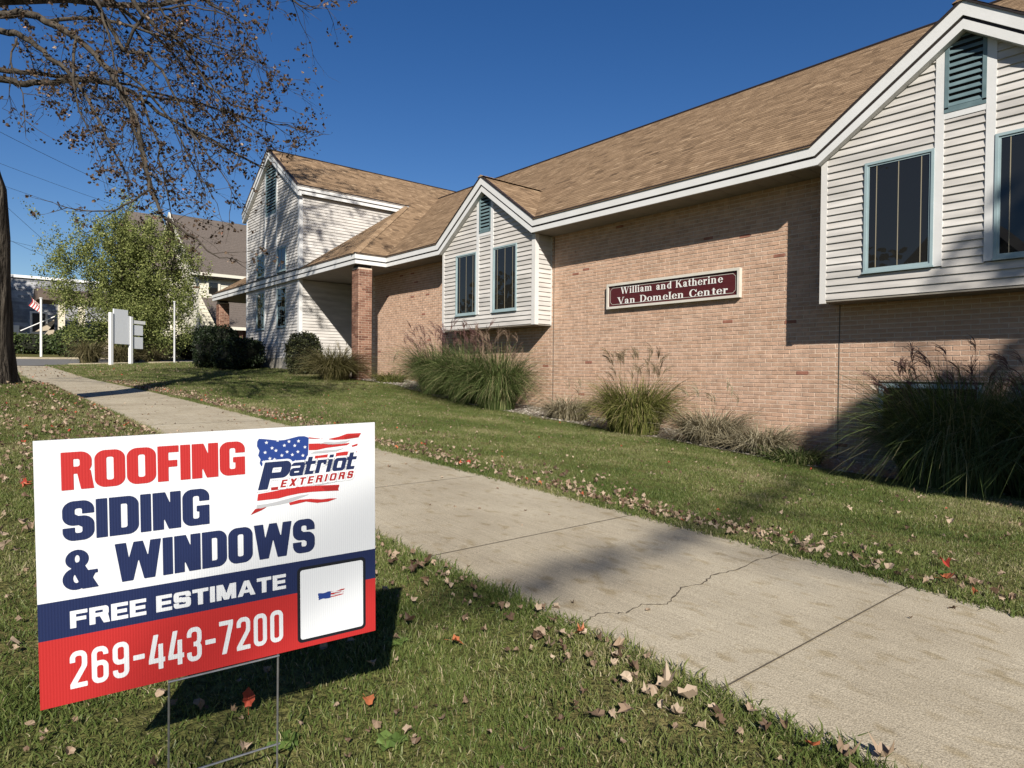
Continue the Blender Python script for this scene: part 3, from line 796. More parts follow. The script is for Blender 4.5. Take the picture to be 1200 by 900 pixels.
    if ch == '4': return U(F_box(w*.62, 0, w*.62+tv, .72), F_box(0, .19, w*1.05, .19+th), F_poly([(0, .19+th*.9), (tv*1.05, .19+th*.9), (w*.55+tv*.3, 1), (w*.55-tv*.75, 1), (0, .3)]))
    if ch == '7': return U(F_box(0, 1-th, w, 1), F_poly([(w-tv*1.1, 1-th), (w, 1-th), (w*.42+tv*.3, 0), (w*.42-tv*.78, 0)]))
    if ch in '69':
        s6 = U(O(0, 0, w, .62), SUB(INT(O(0, 0, w, 1), U(F_box(-.1, .3, w/2, 1.1), F_box(-.1, .76, w+.1, 1.1))), F_box(w*.6, -.1, w+.1, .745)))
        return s6 if ch == '6' else (lambda X, Y: s6(w-X, 1-Y))
    if ch == '-': return F_box(0, .40, w, .40+th*1.05)
    if ch == '&':
        return U(SUB(F_ell(w*.42, .76, w*.33, .24), F_ell(w*.42, .77, w*.33-tv*.8, .24-th*.75)), SUB(F_ell(w*.38, .28, w*.38, .28), F_ell(w*.39, .29, w*.38-tv*.88, .28-th*.85)),
                 F_poly([(w*.20, .66), (w*.20+tv*1.1, .70), (w*1.02, 0), (w*1.02-tv*1.45, 0)]), F_poly([(w*.60, .14), (w*.72, .06), (w*.98, .44), (w*.98-tv*.95, .44)]), F_box(w*.66, .36, w*1.0, .36+th*.5))
    # lower case of the logo word (x height .74)
    xh = .76
    if ch == 'a': return U(SUB(O(0, 0, w, .46), F_box(w, 0, w+.01, .01)), F_box(w-tv, 0, w, xh-.1), INT(O(0, .1, w, xh), F_box(-.1, xh-th, w+.1, xh)))
    if ch == 'o': return O(0, 0, w, xh)
    if ch == 'r': return U(F_box(0, 0, tv, xh), F_box(0, xh-th, w, xh), F_box(w-tv*.6, xh-th*1.5, w, xh))
    if ch == 'i': return U(F_box(0, 0, tv, xh-.02), F_box(0, xh+.07, tv, 1))
    if ch == 't': return U(F_box(0, .1, tv, 1), F_box(-tv*.4, xh-th, w, xh), F_rrect(0, 0, w, th, .02), F_box(0, 0, tv, .3))
    raise KeyError(ch)
def text_polys(txt, x, y, height, adv, prm, shear=0, fit=None, track=.07):
    """adv: dict glyph->width (in cap heights); returns polygons; fit=(x0,x1) scales widths to span"""
    tot = sum(adv[c]+track for c in txt)-track
    sx = height if fit is None else (fit[1]-fit[0])/(tot)
    px = 0; out = []
    for c in txt:
        w_ = adv[c]
        if c != ' ':
            f = glyph(c, w_, *prm)
            for p in trace(f, -.12, -.03, w_+.15, 1.03, .0185): out.append([(x+(px+a)*sx+shear*b*height, y+b*height) for a, b in p])
        px += w_+track
    return out

# ------------------------------------------------------------------ the corrugated yard sign
def yard_sign():
    K = .4572
    BLc = Vector((-1.352, .108, -.575)); TLc = Vector((-1.341, .103, -.118)); BRc = Vector((-1.281, .700, -.563))
    Ux = (BRc-BLc).normalized(); Vz = (TLc-BLc); Vz = (Vz-Ux*Vz.dot(Ux)).normalized(); N = Ux.cross(Vz)
    if N.x < 0: N = -N
    BLc = BLc+Vector((0, 0, .000))
    root = thing('yard_sign', 'red white and blue corrugated yard sign on a wire stake in the near grass', 'sign', (-1.31, .4, -.86))
    rl = Vector((-1.31, .4, -.86))
    P3 = lambda u, v, o=0: BLc+Ux*(u*K)+Vz*(v*K)+N*o-rl
    W = 1.305
    def fluted(name, c, c2):
        c, c2 = alb(c), alb(c2)
        m = bpy.data.materials.new(name); m.use_nodes = True; n = m.node_tree.nodes; L = m.node_tree.links; p = n['Principled BSDF']
        p.inputs['Roughness'].default_value = .38; p.inputs['Specular IOR Level'].default_value = .35
        tc = n.new('ShaderNodeTexCoord'); mp = n.new('ShaderNodeVectorMath'); mp.operation = 'DOT_PRODUCT'; mp.inputs[1].default_value = tuple(Ux)
        L.new(tc.outputs['Object'], mp.inputs[0])
        a = n.new('ShaderNodeMath'); a.operation = 'MULTIPLY'; a.inputs[1].default_value = 2*math.pi/.0044; L.new(mp.outputs['Value'], a.inputs[0])
        s = n.new('ShaderNodeMath'); s.operation = 'SINE'; L.new(a.outputs[0], s.inputs[0])
        q = n.new('ShaderNodeMapRange'); q.inputs[1].default_value = -1; q.inputs[2].default_value = 1; L.new(s.outputs[0], q.inputs[0])
        mx = n.new('ShaderNodeMixRGB'); mx.inputs[1].default_value = (*c2, 1); mx.inputs[2].default_value = (*c, 1); L.new(q.outputs[0], mx.inputs[0]); L.new(mx.outputs[0], p.inputs['Base Color'])
        b = n.new('ShaderNodeBump'); b.inputs['Strength'].default_value = .12; b.inputs['Distance'].default_value = .0006; L.new(s.outputs[0], b.inputs['Height']); L.new(b.outputs[0], p.inputs['Normal'])
        return m
    mw = fluted('print_white', (.74,.76,.78), (.67,.69,.72)); mr = fluted('print_red', (.47,.03,.03), (.42,.024,.024)); mn = fluted('print_navy', (.016,.026,.085), (.013,.021,.072))
    mk = flat('print_black', (.012,.014,.02), .4); md = flat('print_dark_red', (.33,.02,.02), .4); mg = flat('print_grey', (.42,.43,.45), .4); mb_ = flat('print_blue', (.02,.05,.22), .4)
    p = MB(); T = .004
    p.prism([P3(0,0,0), P3(W,0,0), P3(W,1,0), P3(0,1,0)], -N*T)
    for i in range(int(W*K/.0044)):                      # flute walls show as fine ribs on the top edge
        pass
    panel = bpart(p, 'sign_panel', mw, root)
    lay = [0]
    def sheet(name, polys, m, o):
        q = MB()
        for pl in polys: q.poly([P3(a, b, o) for a, b in pl])
        return q.build(name, m, panel)
    rect = lambda a, b, c, d: [[(a, b), (c, b), (c, d), (a, d)]]
    sheet('red_band', rect(0, 0, W, .2555), mr, .0003); sheet('navy_band', rect(0, .2555, W, .397), mn, .0003)
    # heavy condensed lettering
    HW = dict(R=.66, O=.665, F=.50, I=.245, N=.66, G=.66, S=.66, D=.65, W=1.08); HW['&'] = .78
    prm = (.255, .19, .24)
    sheet('lettering', text_polys('ROOFING', .082, .810, .142, HW, prm, fit=(.082, .725), track=.035), mr, .0006)
    sheet('lettering', text_polys('SIDING', .082, .617, .150, HW, prm, fit=(.080, .582), track=.035), mn, .0006)
    sheet('lettering', text_polys('&', .078, .430, .152, HW, prm, fit=(.078, .190)), mn, .0006)
    sheet('lettering', text_polys('WINDOWS', .246, .432, .152, HW, prm, fit=(.246, 1.018), track=.035), mn, .0006)
    WB = dict(F=.92, R=1.08, E=.94, S=1.05, T=1.0, I=.32, M=1.28, A=1.2); WB[' '] = .38
    sheet('lettering', text_polys('FREE ESTIMATE', .098, .286, .066, WB, (.32, .22, .2), fit=(.098, .889), track=.10), mw, .0006)
    DG = {c: .47 for c in '2690437'}; DG['-'] = .34
    sheet('lettering', text_polys('269-443-7200', .094, .054, .142, DG, (.145, .135, .2), fit=(.094, .875), track=.12), mw, .0006)
    # white card with a black rounded border (the code itself is left out)
    sheet('card_border', trace(F_rrect(.938, .024, 1.256, .368, .022), .93, .01, 1.27, .38, .004), mk, .0006)
    sheet('card', trace(F_rrect(.951, .038, 1.243, .354, .012), .94, .03, 1.25, .36, .004), mw, .0009)
    # ---- flag logo (u,v)
    def wavy(pts): return pts
    blue = [(.775,.945),(.782,.957),(.80,.955),(.83,.950),(.86,.944),(.89,.945),(.92,.951),(.95,.957),(.975,.956),(.994,.948),(.992,.90),(.989,.842),(.95,.838),(.90,.842),(.86,.852),(.82,.846),(.79,.838),(.784,.852),(.788,.868),(.778,.885),(.784,.905),(.774,.925)]
    def starf(cx, cy, r):
        pp = []
        for k in range(10):
            a = math.pi/2+k*math.pi/5; q = r if k % 2 == 0 else r*.42; pp.append((cx+q*math.cos(a), cy+q*math.sin(a)))
        return pp
    def logo(cx0, cy0, sc, o, small=False):
        tr = lambda pl: [[(cx0+(a-.775)*sc, cy0+(b-.64)*sc) for a, b in q] for q in pl]
        cell = .0022
        def S_(name, pts, m, oo): sheet(name, tr(trace(F_poly(pts), min(a for a, b in pts)-.01, min(b for a, b in pts)-.01, max(a for a, b in pts)+.01, max(b for a, b in pts)+.01, cell)), m, oo)
        S_('flag_stripe', [(.994,.950),(1.03,.943),(1.08,.936),(1.13,.943),(1.17,.955),(1.238,.954),(1.225,.934),(1.16,.929),(1.11,.930),(1.07,.937),(1.03,.940),(.994,.944)], mr, o)
        S_('flag_stripe', [(1.155,.940),(1.18,.948),(1.225,.945),(1.222,.934),(1.16,.929)], md, o+.0001)
        S_('flag_shade', [(1.07,.925),(1.11,.919),(1.16,.922),(1.19,.925),(1.16,.912),(1.10,.908),(1.04,.915)], mg, o)
        S_('flag_stripe', [(.994,.921),(1.04,.919),(1.09,.912),(1.14,.909),(1.185,.912),(1.17,.902),(1.12,.899),(1.07,.896),(1.03,.890),(.994,.892)], mr, o)
        S_('flag_stripe', [(1.19,.898),(1.222,.906),(1.218,.896),(1.195,.892)], mr, o)
        S_('flag_shade', [(1.02,.884),(1.07,.886),(1.12,.885),(1.16,.890),(1.12,.877),(1.06,.874),(1.0,.876)], mg, o)
        S_('flag_stripe', [(.992,.866),(1.04,.864),(1.10,.868),(1.16,.873),(1.22,.869),(1.20,.858),(1.13,.853),(1.06,.848),(.99,.848)], mr, o)
        S_('flag_canton', blue, mb_, o)
        if small: return
        rr = random.Random(3); stars = []
        for j, (y, n, x0) in enumerate([(.938,4,.815),(.915,4,.838),(.893,4,.806),(.872,4,.828),(.853,4,.800)]):
            for i in range(n): stars.append(starf(x0+i*.046+rr.uniform(-.004,.004), y+rr.uniform(-.004,.004)+.006*math.sin(i*1.4), .0085))
        q = []
        for s_ in stars: q.append(s_)
        sheet('flag_stars', tr([t_ for s_ in q for t_ in trace(F_poly(s_), min(a for a, b in s_)-.004, min(b for a, b in s_)-.004, max(a for a, b in s_)+.004, max(b for a, b in s_)+.004, .0012)]), mw, o+.0002)
        S_('flag_stripe', [(.776,.719),(.82,.722),(.88,.728),(.93,.733),(1.0,.730),(1.06,.727),(1.133,.722),(1.125,.705),(1.13,.695),(1.06,.700),(1.0,.703),(.95,.702),(.90,.697),(.86,.690),(.82,.690),(.772,.690)], mr, o)
        S_('flag_stripe', [(1.05,.722),(1.133,.720),(1.127,.704),(1.128,.696),(1.07,.699)], md, o+.0001)
        S_('flag_shade', [(.770,.672),(.81,.672),(.85,.676),(.90,.684),(.95,.692),(1.0,.694),(.95,.680),(.90,.666),(.86,.662),(.81,.660),(.768,.656)], mg, o)
        S_('flag_stripe', [(.905,.666),(.95,.674),(1.0,.672),(1.05,.664),(1.09,.664),(1.122,.660),(1.08,.650),(1.03,.650),(.98,.662),(.94,.657),(.91,.654)], mr, o)
        S_('flag_stripe', [(.764,.656),(.79,.656),(.815,.660),(.79,.647),(.744,.632)], md, o)
        S_('flag_shade', [(.83,.742),(.87,.742),(.87,.729),(.83,.729)], md, o)
        S_('flag_shade', [(1.0,.736),(1.1,.742),(1.21,.750),(1.12,.736),(1.03,.728)], mg, o)
        # words: white halo behind, navy and red in front
        aw = dict(P=.95, a=.72, t=.46, r=.50, i=.24, o=.70)
        P_ = lambda fat: [[(a, b) for a, b in p] for p in [[(.775+(x_)*.112+.26*(y_-0)*.118*1.0, .735+y_*.118) for x_, y_ in g] for g in trace((lambda X, Y: glyph('P', 1.05, .36, .22, .25)(X, Y)-fat), -.2, -.2, 1.3, 1.25, .02)]]
        rest_x = .905; hh = .078; y0 = .782
        def word(fat):
            out = []; px = rest_x
            for c in 'atriot':
                w_ = aw[c]; f = glyph(c, w_, .235, .19, .16)
                for pl in trace((lambda X, Y, f=f: f(X, Y)-fat), -.3, -.2, w_+.3, 1.25, .022): out.append([(px+a*hh*1.06+.26*b*hh, y0+(px-.9)*.025+b*hh) for a, b in pl])
                px += (w_+.10)*hh*1.06
            return out
        def ext(fat):
            out = []; px = .868; h2 = .033; y2 = .737
            for c in 'EXTERIORS':
                w_ = dict(E=.72, X=.9, T=.78, R=.84, I=.27, O=.88, S=.8)[c]; f = glyph(c, w_, .27, .2, .2)
                for pl in trace((lambda X, Y, f=f: f(X, Y)-fat), -.45, -.4, w_+.5, 1.45, .035): out.append([(px+a*h2+.28*b*h2, y2+(px-.86)*.035+b*h2) for a, b in pl])
                px += (w_+.42)*h2*.97
            return out
        sheet('word_halo', P_(.07), mw, o+.0004); sheet('word_halo', word(.11), mw, o+.00045); sheet('word_halo', ext(.26), mw, o+.0005)
        sheet('lettering', P_(0), mn, o+.0006); sheet('lettering', word(0), mn, o+.0007); sheet('lettering', ext(0), md, o+.0008)
    logo(.775, .64, 1, .0006)
    logo(1.03, .15, .27, .0012, small=True)
    # wire stake
    st = mat('galvanised_wire', (.45,.45,.46), (.33,.33,.34), rough=.35, metal=.8, scale=60); rw = .0021
    for u in (.424, .853):
        s_ = MB(); a = P3(u, .12, -.002); b = P3(u, -.012, -.002); g = Vector((b.x-.003, b.y, -.03)); s_.tube([a, b, g], rw, 6); s_.build('stake_wire', st, root)
    for v, o in ((-.008, .001), (-.408, -.001)):
        s_ = MB(); s_.tube([P3(.42, v, o), P3(.857, v, o)], rw, 6); s_.build('stake_crossbar', st, root)
yard_sign()

# ------------------------------------------------------------------ building name sign with serif lettering
def serif(ch):
    """returns (width, field) for a bold serif glyph, cap height 1, x height .68"""
    t, s, sh = .185, .052, .085
    xh = .68
    st = lambda x, y0, y1, l=.09, top=True, bot=True: U(F_box(x, y0, x+t, y1), *( [F_box(x-l, y0, x+t+l, y0+s)] if bot else []), *([F_box(x-l, y1-s, x+t+l*(0 if y1 < .9 and ch not in 'H' else 1), y1)] if top else []))
    bowl = lambda cx, cy, rx, ry, k=.5: SUB(F_ell(cx, cy, rx, ry), F_ell(cx, cy, rx-t, ry-s*1.1))
    if ch == 'i': return .38, U(st(.1, 0, xh), F_ell(.18, .88, .11, .11))
    if ch == 'l': return .38, st(.1, 0, 1.0)
    if ch in 'nm':
        n = 2 if ch == 'n' else 3; w = .12+.36*(n-1)+t; fs = [st(.1, 0, xh)]
        for k in range(1, n):
            x = .1+.37*k
            fs += [st(x, 0, xh-.16, top=False), INT(SUB(F_ell(x-.03, xh-.2, .215, .2), F_ell(x-.08, xh-.22, .12, .13)), F_box(x-.25, xh-.22, x+t, xh+.02))]
        return w+.2, U(*fs)
    if ch == 'r': return .56, U(st(.1, 0, xh), F_ell(.44, xh-.12, .1, .1), F_line([(.26, xh-.2), (.36, xh-.05), (.46, xh-.04)], .07))
    if ch == 'o': return .68, bowl(.34, xh/2, .32, xh/2+.01)
    if ch == 'e': return .64, SUB(U(bowl(.33, xh/2, .31, xh/2+.01), F_box(.1, .34, .6, .40)), F_poly([(.36, .34), (.8, .34), (.8, .16), (.45, .2)]))
    if ch == 'a': return .66, U(F_box(.34, .05, .34+t, xh-.14), SUB(F_ell(.3, .19, .24, .2), F_ell(.34, .19, .11, .13)), INT(SUB(F_ell(.3, xh-.2, .23, .21), F_ell(.28, xh-.22, .1, .14)), F_box(0, xh-.24, .8, 1)), F_ell(.14, xh-.17, .09, .08), F_box(.42, 0, .66, s*1.3))
    if ch == 'd': return .72, U(bowl(.32, xh/2, .29, xh/2), st(.42, 0, 1.0, .06), )
    if ch == 'h': 
        x = .47; return .77, U(st(.1, 0, 1.0), st(x, 0, xh-.16, top=False), INT(SUB(F_ell(x-.03, xh-.2, .215, .2), F_ell(x-.08, xh-.22, .12, .13)), F_box(x-.25, xh-.22, x+t, xh+.02)))
    if ch == 't': return .46, U(F_box(.12, .08, .12+t, .88), F_box(0, xh-.07, .44, xh), F_line([(.22, .1), (.3, .035), (.44, .1)], .07))
    if ch == 'W':
        f = []
        for a, b, w_ in ((.06, .38, t*1.05), (.60, .38, .07), (.60, .90, t*1.05), (1.22, .92, .07)): f.append(F_poly([(a, 1), (a+w_, 1), (b+w_*.6, 0), (b-w_*.3, 0)]))
        return 1.38, U(*f, F_box(-.02, 1-s, .36, 1), F_box(.5, 1-s, .86, 1), F_box(1.1, 1-s, 1.38, 1))
    if ch == 'V': return .94, U(F_poly([(.06, 1), (.29, 1), (.56, 0), (.44, 0)]), F_poly([(.78, 1), (.86, 1), (.56, 0), (.48, 0)]), F_box(-.04, 1-s, .4, 1), F_box(.66, 1-s, .96, 1))
    if ch == 'K': return .98, U(st(.1, 0, 1), F_poly([(.28, .38), (.28, .48), (.74, 1), (.84, 1)]), F_poly([(.36, .55), (.56, .62), (.92, 0), (.67, 0)]), F_box(.6, 1-s, .96, 1), F_box(.58, 0, 1.0, s))
    if ch == 'D': return .92, U(st(.1, 0, 1), SUB(INT(F_ell(.32, .5, .56, .5), F_box(.2, -1, 2, 2)), F_ell(.3, .5, .37, .44)))
    if ch == 'C': return .90, U(SUB(SUB(F_ell(.45, .5, .42, .51), F_ell(.49, .5, .25, .44)), F_box(.66, .34, 1.2, .66)), F_box(.80, .62, .86, .98))
    raise KeyError(ch)
def name_sign():
    x0, x1 = -8.95, -5.99; z0, z1 = 1.335, 1.835; y = BW-.05
    root = thing('name_sign', 'maroon wall sign with white serif name lettering and pale frame on the brick wall', 'sign', ((x0+x1)/2, y, z0))
    rl = Vector(((x0+x1)/2, y, z0))
    def part(mb, name, m, par=None):
        o = mb.build(name, m, par or root)
        if par is None: o.location = o.location-rl
        return o
    mm = mat('maroon_paint', (.075,.014,.016), (.10,.022,.024), rough=.35, scale=8, stretch=(1,1,8)); cream = mat('sign_cream', (.62,.58,.5), (.68,.65,.58), rough=.5)
    b = MB(); b.box((x0+.03, y, z0+.03), (x1-.03, BW+.002, z1-.03)); pn = part(b, 'sign_panel', mm)
    for a, c in (((x0, y-.03, z0), (x1, BW+.001, z0+.045)), ((x0, y-.03, z1-.045), (x1, BW+.001, z1)), ((x0, y-.03, z0+.045), (x0+.045, BW+.001, z1-.045)), ((x1-.045, y-.03, z0+.045), (x1, BW+.001, z1-.045))):
        f = MB(); f.box(a, c); part(f, 'frame_rail', cream)
    # pinstripe with notched corners
    li = MB(); i = .085; n = .05; zc = y-.004
    P = [(x0+i+n, z0+i), (x1-i-n, z0+i), (x1-i, z0+i+n), (x1-i, z1-i-n), (x1-i-n, z1-i), (x0+i+n, z1-i), (x0+i, z1-i-n), (x0+i, z0+i+n)]
    for k in range(8):
        a, c = P[k], P[(k+1) % 8]; d = Vector((c[0]-a[0], c[1]-a[1])).normalized(); q = Vector((-d.y, d.x))*.0035
        li.poly([(a[0]-q.x, zc, a[1]-q.y), (c[0]-q.x, zc, c[1]-q.y), (c[0]+q.x, zc, c[1]+q.y), (a[0]+q.x, zc, a[1]+q.y)])
    li.build('pinstripe', cream, pn)
    wl = flat('sign_letter_white', (.82,.81,.77), .4)
    for txt, u0, u1, zb in (('William and Katherine', -8.60, -6.31, 1.618), ('Van Domelen Center', -8.68, -6.21, 1.418)):
        h = .136
        tot = 0
        ws = [(.42 if c == ' ' else serif(c)[0]) for c in txt]; tot = sum(ws)+.035*len(txt); sx = (u1-u0)/tot; px = u0; mb = MB()
        for c, w_ in zip(txt, ws):
            if c != ' ':
                for pl in trace(serif(c)[1], -.15, -.05, w_+.2, 1.08, .03): mb.poly([(px+a*sx, y-.006, zb+b*h) for a, b in pl])
            px += (w_+.035)*sx
        mb.build('lettering', wl, pn)
name_sign()

# ------------------------------------------------------------------ trees
M['bark'] = mat('maple_bark', (.022,.018,.014), (.13,.11,.088), rough=.95, scale=9, bump=1.0, bscale=22, stretch=(1,1,.22), spec=.1, detail=8)
for _b in M['bark'].node_tree.nodes:
    if _b.type == 'BUMP': _b.inputs['Distance'].default_value = .09
M['limb'] = mat('limb_bark', (.028,.023,.018), (.10,.085,.068), rough=.9, scale=9, bump=.5, bscale=30, spec=.1)  # dark bark, with the crown's own shade put into its colour
M['deadleaf'] = leafmat('autumn_leaves', [(0, (.035,.022,.013)), (.45, (.085,.054,.034)), (.75, (.16,.11,.072)), (.9, (.40,.30,.22)), (1, (.44,.20,.13))], trans=.2)
def leaf_quad(mb, p, s, rr, tone, droop=.5):
    n = Vector((rr.gauss(0, 1), rr.gauss(0, 1), rr.gauss(0, 1)+.3)).normalized(); a = n.orthogonal().normalized(); a.rotate(Quaternion(n, rr.uniform(0, 6.28))); b = n.cross(a)
    l, w_ = s, s*.72
    v = [p, p+a*l*.35+b*w_*.55, p+a*l*.8+b*w_*.25+n*s*.15, p+a*l, p+a*l*.75-b*w_*.3-n*s*.12, p+a*l*.3-b*w_*.55]
    mb.add(v, [(0,1,2,3),(0,3,4,5)], tone)
def bez(pts, k=3):
    """smooth resample of a polyline (Catmull-Rom)"""
    P = [Vector(p) for p in pts]; out = []
    for i in range(len(P)-1):
        p0, p1, p2, p3 = P[max(i-1, 0)], P[i], P[i+1], P[min(i+2, len(P)-1)]
        for j in range(k):
            t = j/k; out.append(.5*((2*p1)+(p2-p0)*t+(2*p0-5*p1+4*p2-p3)*t*t+(3*p1-p0-3*p2+p3)*t**3))
    out.append(P[-1]); return out
def twig(tw, lv, p, d, L, rad, depth, rr, leafp, ls=.06, grav=-.12, keep=None):
    """recursive wandering twig with leaves near its tip"""
    n = max(3, int(L/.13)); pts = [p.copy()]; d = d.normalized()
    for i in range(n):
        d = (d+Vector((rr.gauss(0, .16), rr.gauss(0, .16), rr.gauss(0, .13)+grav*.35))).normalized(); pts.append(pts[-1]+d*(L/n))
    if keep and not keep(pts[-1]): 
        pts = pts[:max(2, len(pts)//2)]; n = len(pts)-1
    tw.tube(pts, [rad*(1-.75*i/n) for i in range(n+1)], 3 if rad < .009 else 5, cap=False)
    for i in range(1, n+1):
        q = pts[i]
        if depth > 0 and rr.random() < .62:
            s = Vector((rr.gauss(0, 1), rr.gauss(0, 1), rr.gauss(0, .6))).normalized(); s = (d*.9+s*.85).normalized()
            twig(tw, lv, q, s, L*rr.uniform(.35, .6), rad*.55, depth-1, rr, leafp, ls, grav, keep)
        if depth <= 1 and i > n*.35:
            for _ in range(6 if rr.random() < .5 else 0):
                if rr.random() < leafp: leaf_quad(lv, q+Vector((rr.gauss(0, .024), rr.gauss(0, .024), rr.gauss(0, .024))), ls*rr.uniform(.6, 1.2), rr, min(1, max(0, rr.betavariate(2, 3.2)+(.3 if rr.random() < .05 else 0))))
def maple():
    rr = random.Random(21)
    root = thing('maple_tree', 'large maple with dark furrowed trunk and thin brown autumn leaves left of the walk', 'tree', (-12, .2, -.25)); rl = Vector((-12, .2, -.25))
    def part(mb, name, m, **k):
        o = mb.build(name, m, root, **k); o.location = -rl; return o
    # trunk: a tapered, fluted, slightly leaning stem with root flare
    tk = MB(); n = 40; ps = []
    hs = [-.75, -.45, -.25, -.05, .15, .4, .8, 1.3, 1.9, 2.6, 3.3, 4.0, 4.8]
    for h in hs:
        fl = .07*math.exp(-max(0, h+.25)/.26) if h > -.3 else .1
        r = .40*(1-.045*(h+.3))+fl; cx, cy = -12, .24-.28*max(0, h-2.55)
        ring = []
        for k in range(n):
            a = 2*math.pi*k/n; rad = r*(1+.035*math.sin(5*a+h*.7)+.02*math.sin(9*a-h)+rr.gauss(0, .028))+(fl*.5*max(0, math.sin(4*a+.6)))
            ring.append((cx+rad*math.cos(a), cy+rad*math.sin(a), h))
        ps.append(ring)
    tk.v = [p for r_ in ps for p in r_]
    for i in range(len(ps)-1):
        for k in range(n): tk.f.append((i*n+k, i*n+(k+1) % n, (i+1)*n+(k+1) % n, (i+1)*n+k)); tk.t.append(.5)
    part(tk, 'trunk', M['bark'], smooth=True)
    limbs = {
    'B': ([(-12.0,-.3,3.9),(-12.0, 0.5, 4.16), (-11.8, 0.78, 4.1), (-11.6, 1.07, 4.16), (-11.4, 1.46, 4.24), (-11.1, 1.79, 4.15), (-10.8, 2.06, 3.95), (-10.4, 2.36, 3.6), (-10.1, 2.86, 3.33), (-9.9, 3.4, 3.07)], .075, .018),
    'B2': ([(-12.0, -.2, 4.1),(-12.0, 0.5, 4.27), (-11.9, 0.74, 4.3), (-11.8, 1.14, 4.34), (-11.7, 1.6, 4.4), (-11.5, 2.3, 4.35), (-11.2,2.9,4.2)], .06, .018),
    'A': ([(-12.0, -.2, 4.7),(-12.0, 0.5, 5.07), (-11.6, 0.77, 5.04), (-11.2, 0.98, 4.83), (-10.8, 1.28, 4.55), (-10.5, 1.54, 4.17), (-10.3, 1.69, 3.86), (-10.2, 1.79, 3.57),(-10.1,1.9,3.1),(-10,2.0,2.6)], .085, .02),
    'C': ([(-12.0, 0, 4.8),(-12.0, 0.5, 4.85), (-11.5, 0.69, 4.67), (-11.2, 0.88, 4.45), (-11.0, 1.06, 4.22), (-10.8, 1.2, 4.04), (-10.5, 1.39, 3.61), (-10.3, 1.56, 3.14), (-10.2, 1.69, 2.86)], .07, .015),
    'D': ([(-10.2, 1.69, 3.83), (-10.0, 1.84, 3.41), (-9.8, 1.9, 2.81), (-9.6, 1.95, 2.35), (-9.5, 2.06, 2.03), (-9.4, 2.17, 1.93), (-9.3, 2.4, 1.75), (-9.2, 2.6, 1.55), (-9.2, 2.84, 1.51)], .04, .008),
    'D2': ([(-10.6, 2.02, 3.94), (-10.4, 2.16, 3.31), (-10.3, 2.23, 2.86), (-10.2, 2.29, 2.42), (-10.1, 2.32, 2.11)], .028, .006),
    'D3': ([(-9.6, 1.94, 2.36), (-9.7, 1.65, 2.11), (-9.8, 1.42, 2.03), (-9.9, 1.17, 2.02), (-10.0, 0.92, 2.08)], .02, .004),
    'E': ([(-11.6,-.1,5.6),(-10.9,.6,5.6),(-10.5, 1.29, 5.12), (-10.3, 1.49, 4.76), (-10.2, 1.65, 4.48), (-10.1, 1.74, 4.27), (-10.0, 1.98, 4.27), (-9.9, 2.12, 4.06), (-9.8, 2.28, 3.75), (-9.7, 2.43, 3.31), (-9.6, 2.52, 2.84)], .06, .008),
    'E2': ([(-11.5,-.1,5.9),(-10.5,.8,5.6),(-9.8, 1.67, 4.9), (-9.7, 1.85, 4.65), (-9.6, 2.03, 4.45), (-9.5, 2.28, 4.31), (-9.4, 2.42, 4.05), (-9.3, 2.55, 3.79), (-9.2, 2.73, 3.6), (-9.2, 2.87, 3.39)], .05, .008),
    'E3': ([(-10.5,.8,5.7),(-9.8,1.3,5.2),(-9.4, 1.84, 4.79), (-9.3, 2.06, 4.51), (-9.2, 2.27, 4.36), (-9.1, 2.55, 4.24),(-9.0,2.85,4.2)], .035, .006),
    'F': ([(-11.0, 2.1, 4.06), (-10.8, 2.51, 4.04), (-10.6, 2.93, 4.0), (-10.4, 3.37, 3.9), (-10.3, 3.86, 3.89), (-10.2, 4.23, 3.85), (-10.2, 4.56, 3.89)], .026, .004),
    'G': ([(-10.3, 2.51, 3.52), (-10.2, 2.88, 3.33), (-10.1, 3.28, 3.18), (-10.0, 3.58, 3.09)], .02, .005),
    'H': ([(-10.3,.9,6.0),(-9.6,1.6,5.4),(-9.0, 2.29, 4.78), (-8.9, 2.56, 4.63), (-8.9, 2.83, 4.56), (-8.8, 3.01, 4.31)], .035, .006),
    'I': ([(-10,1.0,6.3),(-9.2,2.3,5.8),(-8.6, 3.27, 5.01), (-8.6, 3.44, 4.92), (-8.5, 3.6, 4.82), (-8.5, 3.79, 4.96)], .03, .003),
    'J': ([(-11.0, 0.64, 4.41), (-10.8, 0.54, 4.02), (-10.6, 0.66, 3.55), (-10.5, 0.69, 3.1)], .018, .005),
    'K': ([(-9.6,2.1,4.5),(-9.6, 2.51, 4.33), (-9.5, 2.82, 4.36), (-9.5, 3.14, 4.4)], .018, .004),
    'M': ([(-9.7, 2.43, 3.31), (-9.6, 2.66, 2.93), (-9.5, 2.89, 2.6), (-9.5, 2.93, 2.32)], .018, .004),
    'N': ([(-10.5,1.54,4.17),(-10.2,1.95,3.9),(-10.0,2.3,3.4),(-9.9,2.5,2.9),(-9.8,2.75,2.5)], .03, .006),
    'O': ([(-10.8,1.28,4.55),(-10.4,1.2,4.0),(-10.2,1.25,3.4),(-10.1,1.4,2.9)], .03, .006),
    'Q': ([(-11.2,.98,4.83),(-10.8,1.5,4.9),(-10.4,2.1,4.75),(-10.1,2.6,4.5),(-9.9,3.0,4.1)], .04, .006),
    'T': ([(-10.1,1.74,4.27),(-9.9,1.9,4.7),(-9.7,2.3,4.9),(-9.5,2.7,4.9),(-9.3,3.0,4.75)], .03, .005),
    'V': ([(-10.5,.9,5.5),(-10.2,1.3,5.0),(-10.1,1.5,4.6),(-10.0,1.6,4.0),(-9.9,1.7,3.4)], .04, .006),
    }
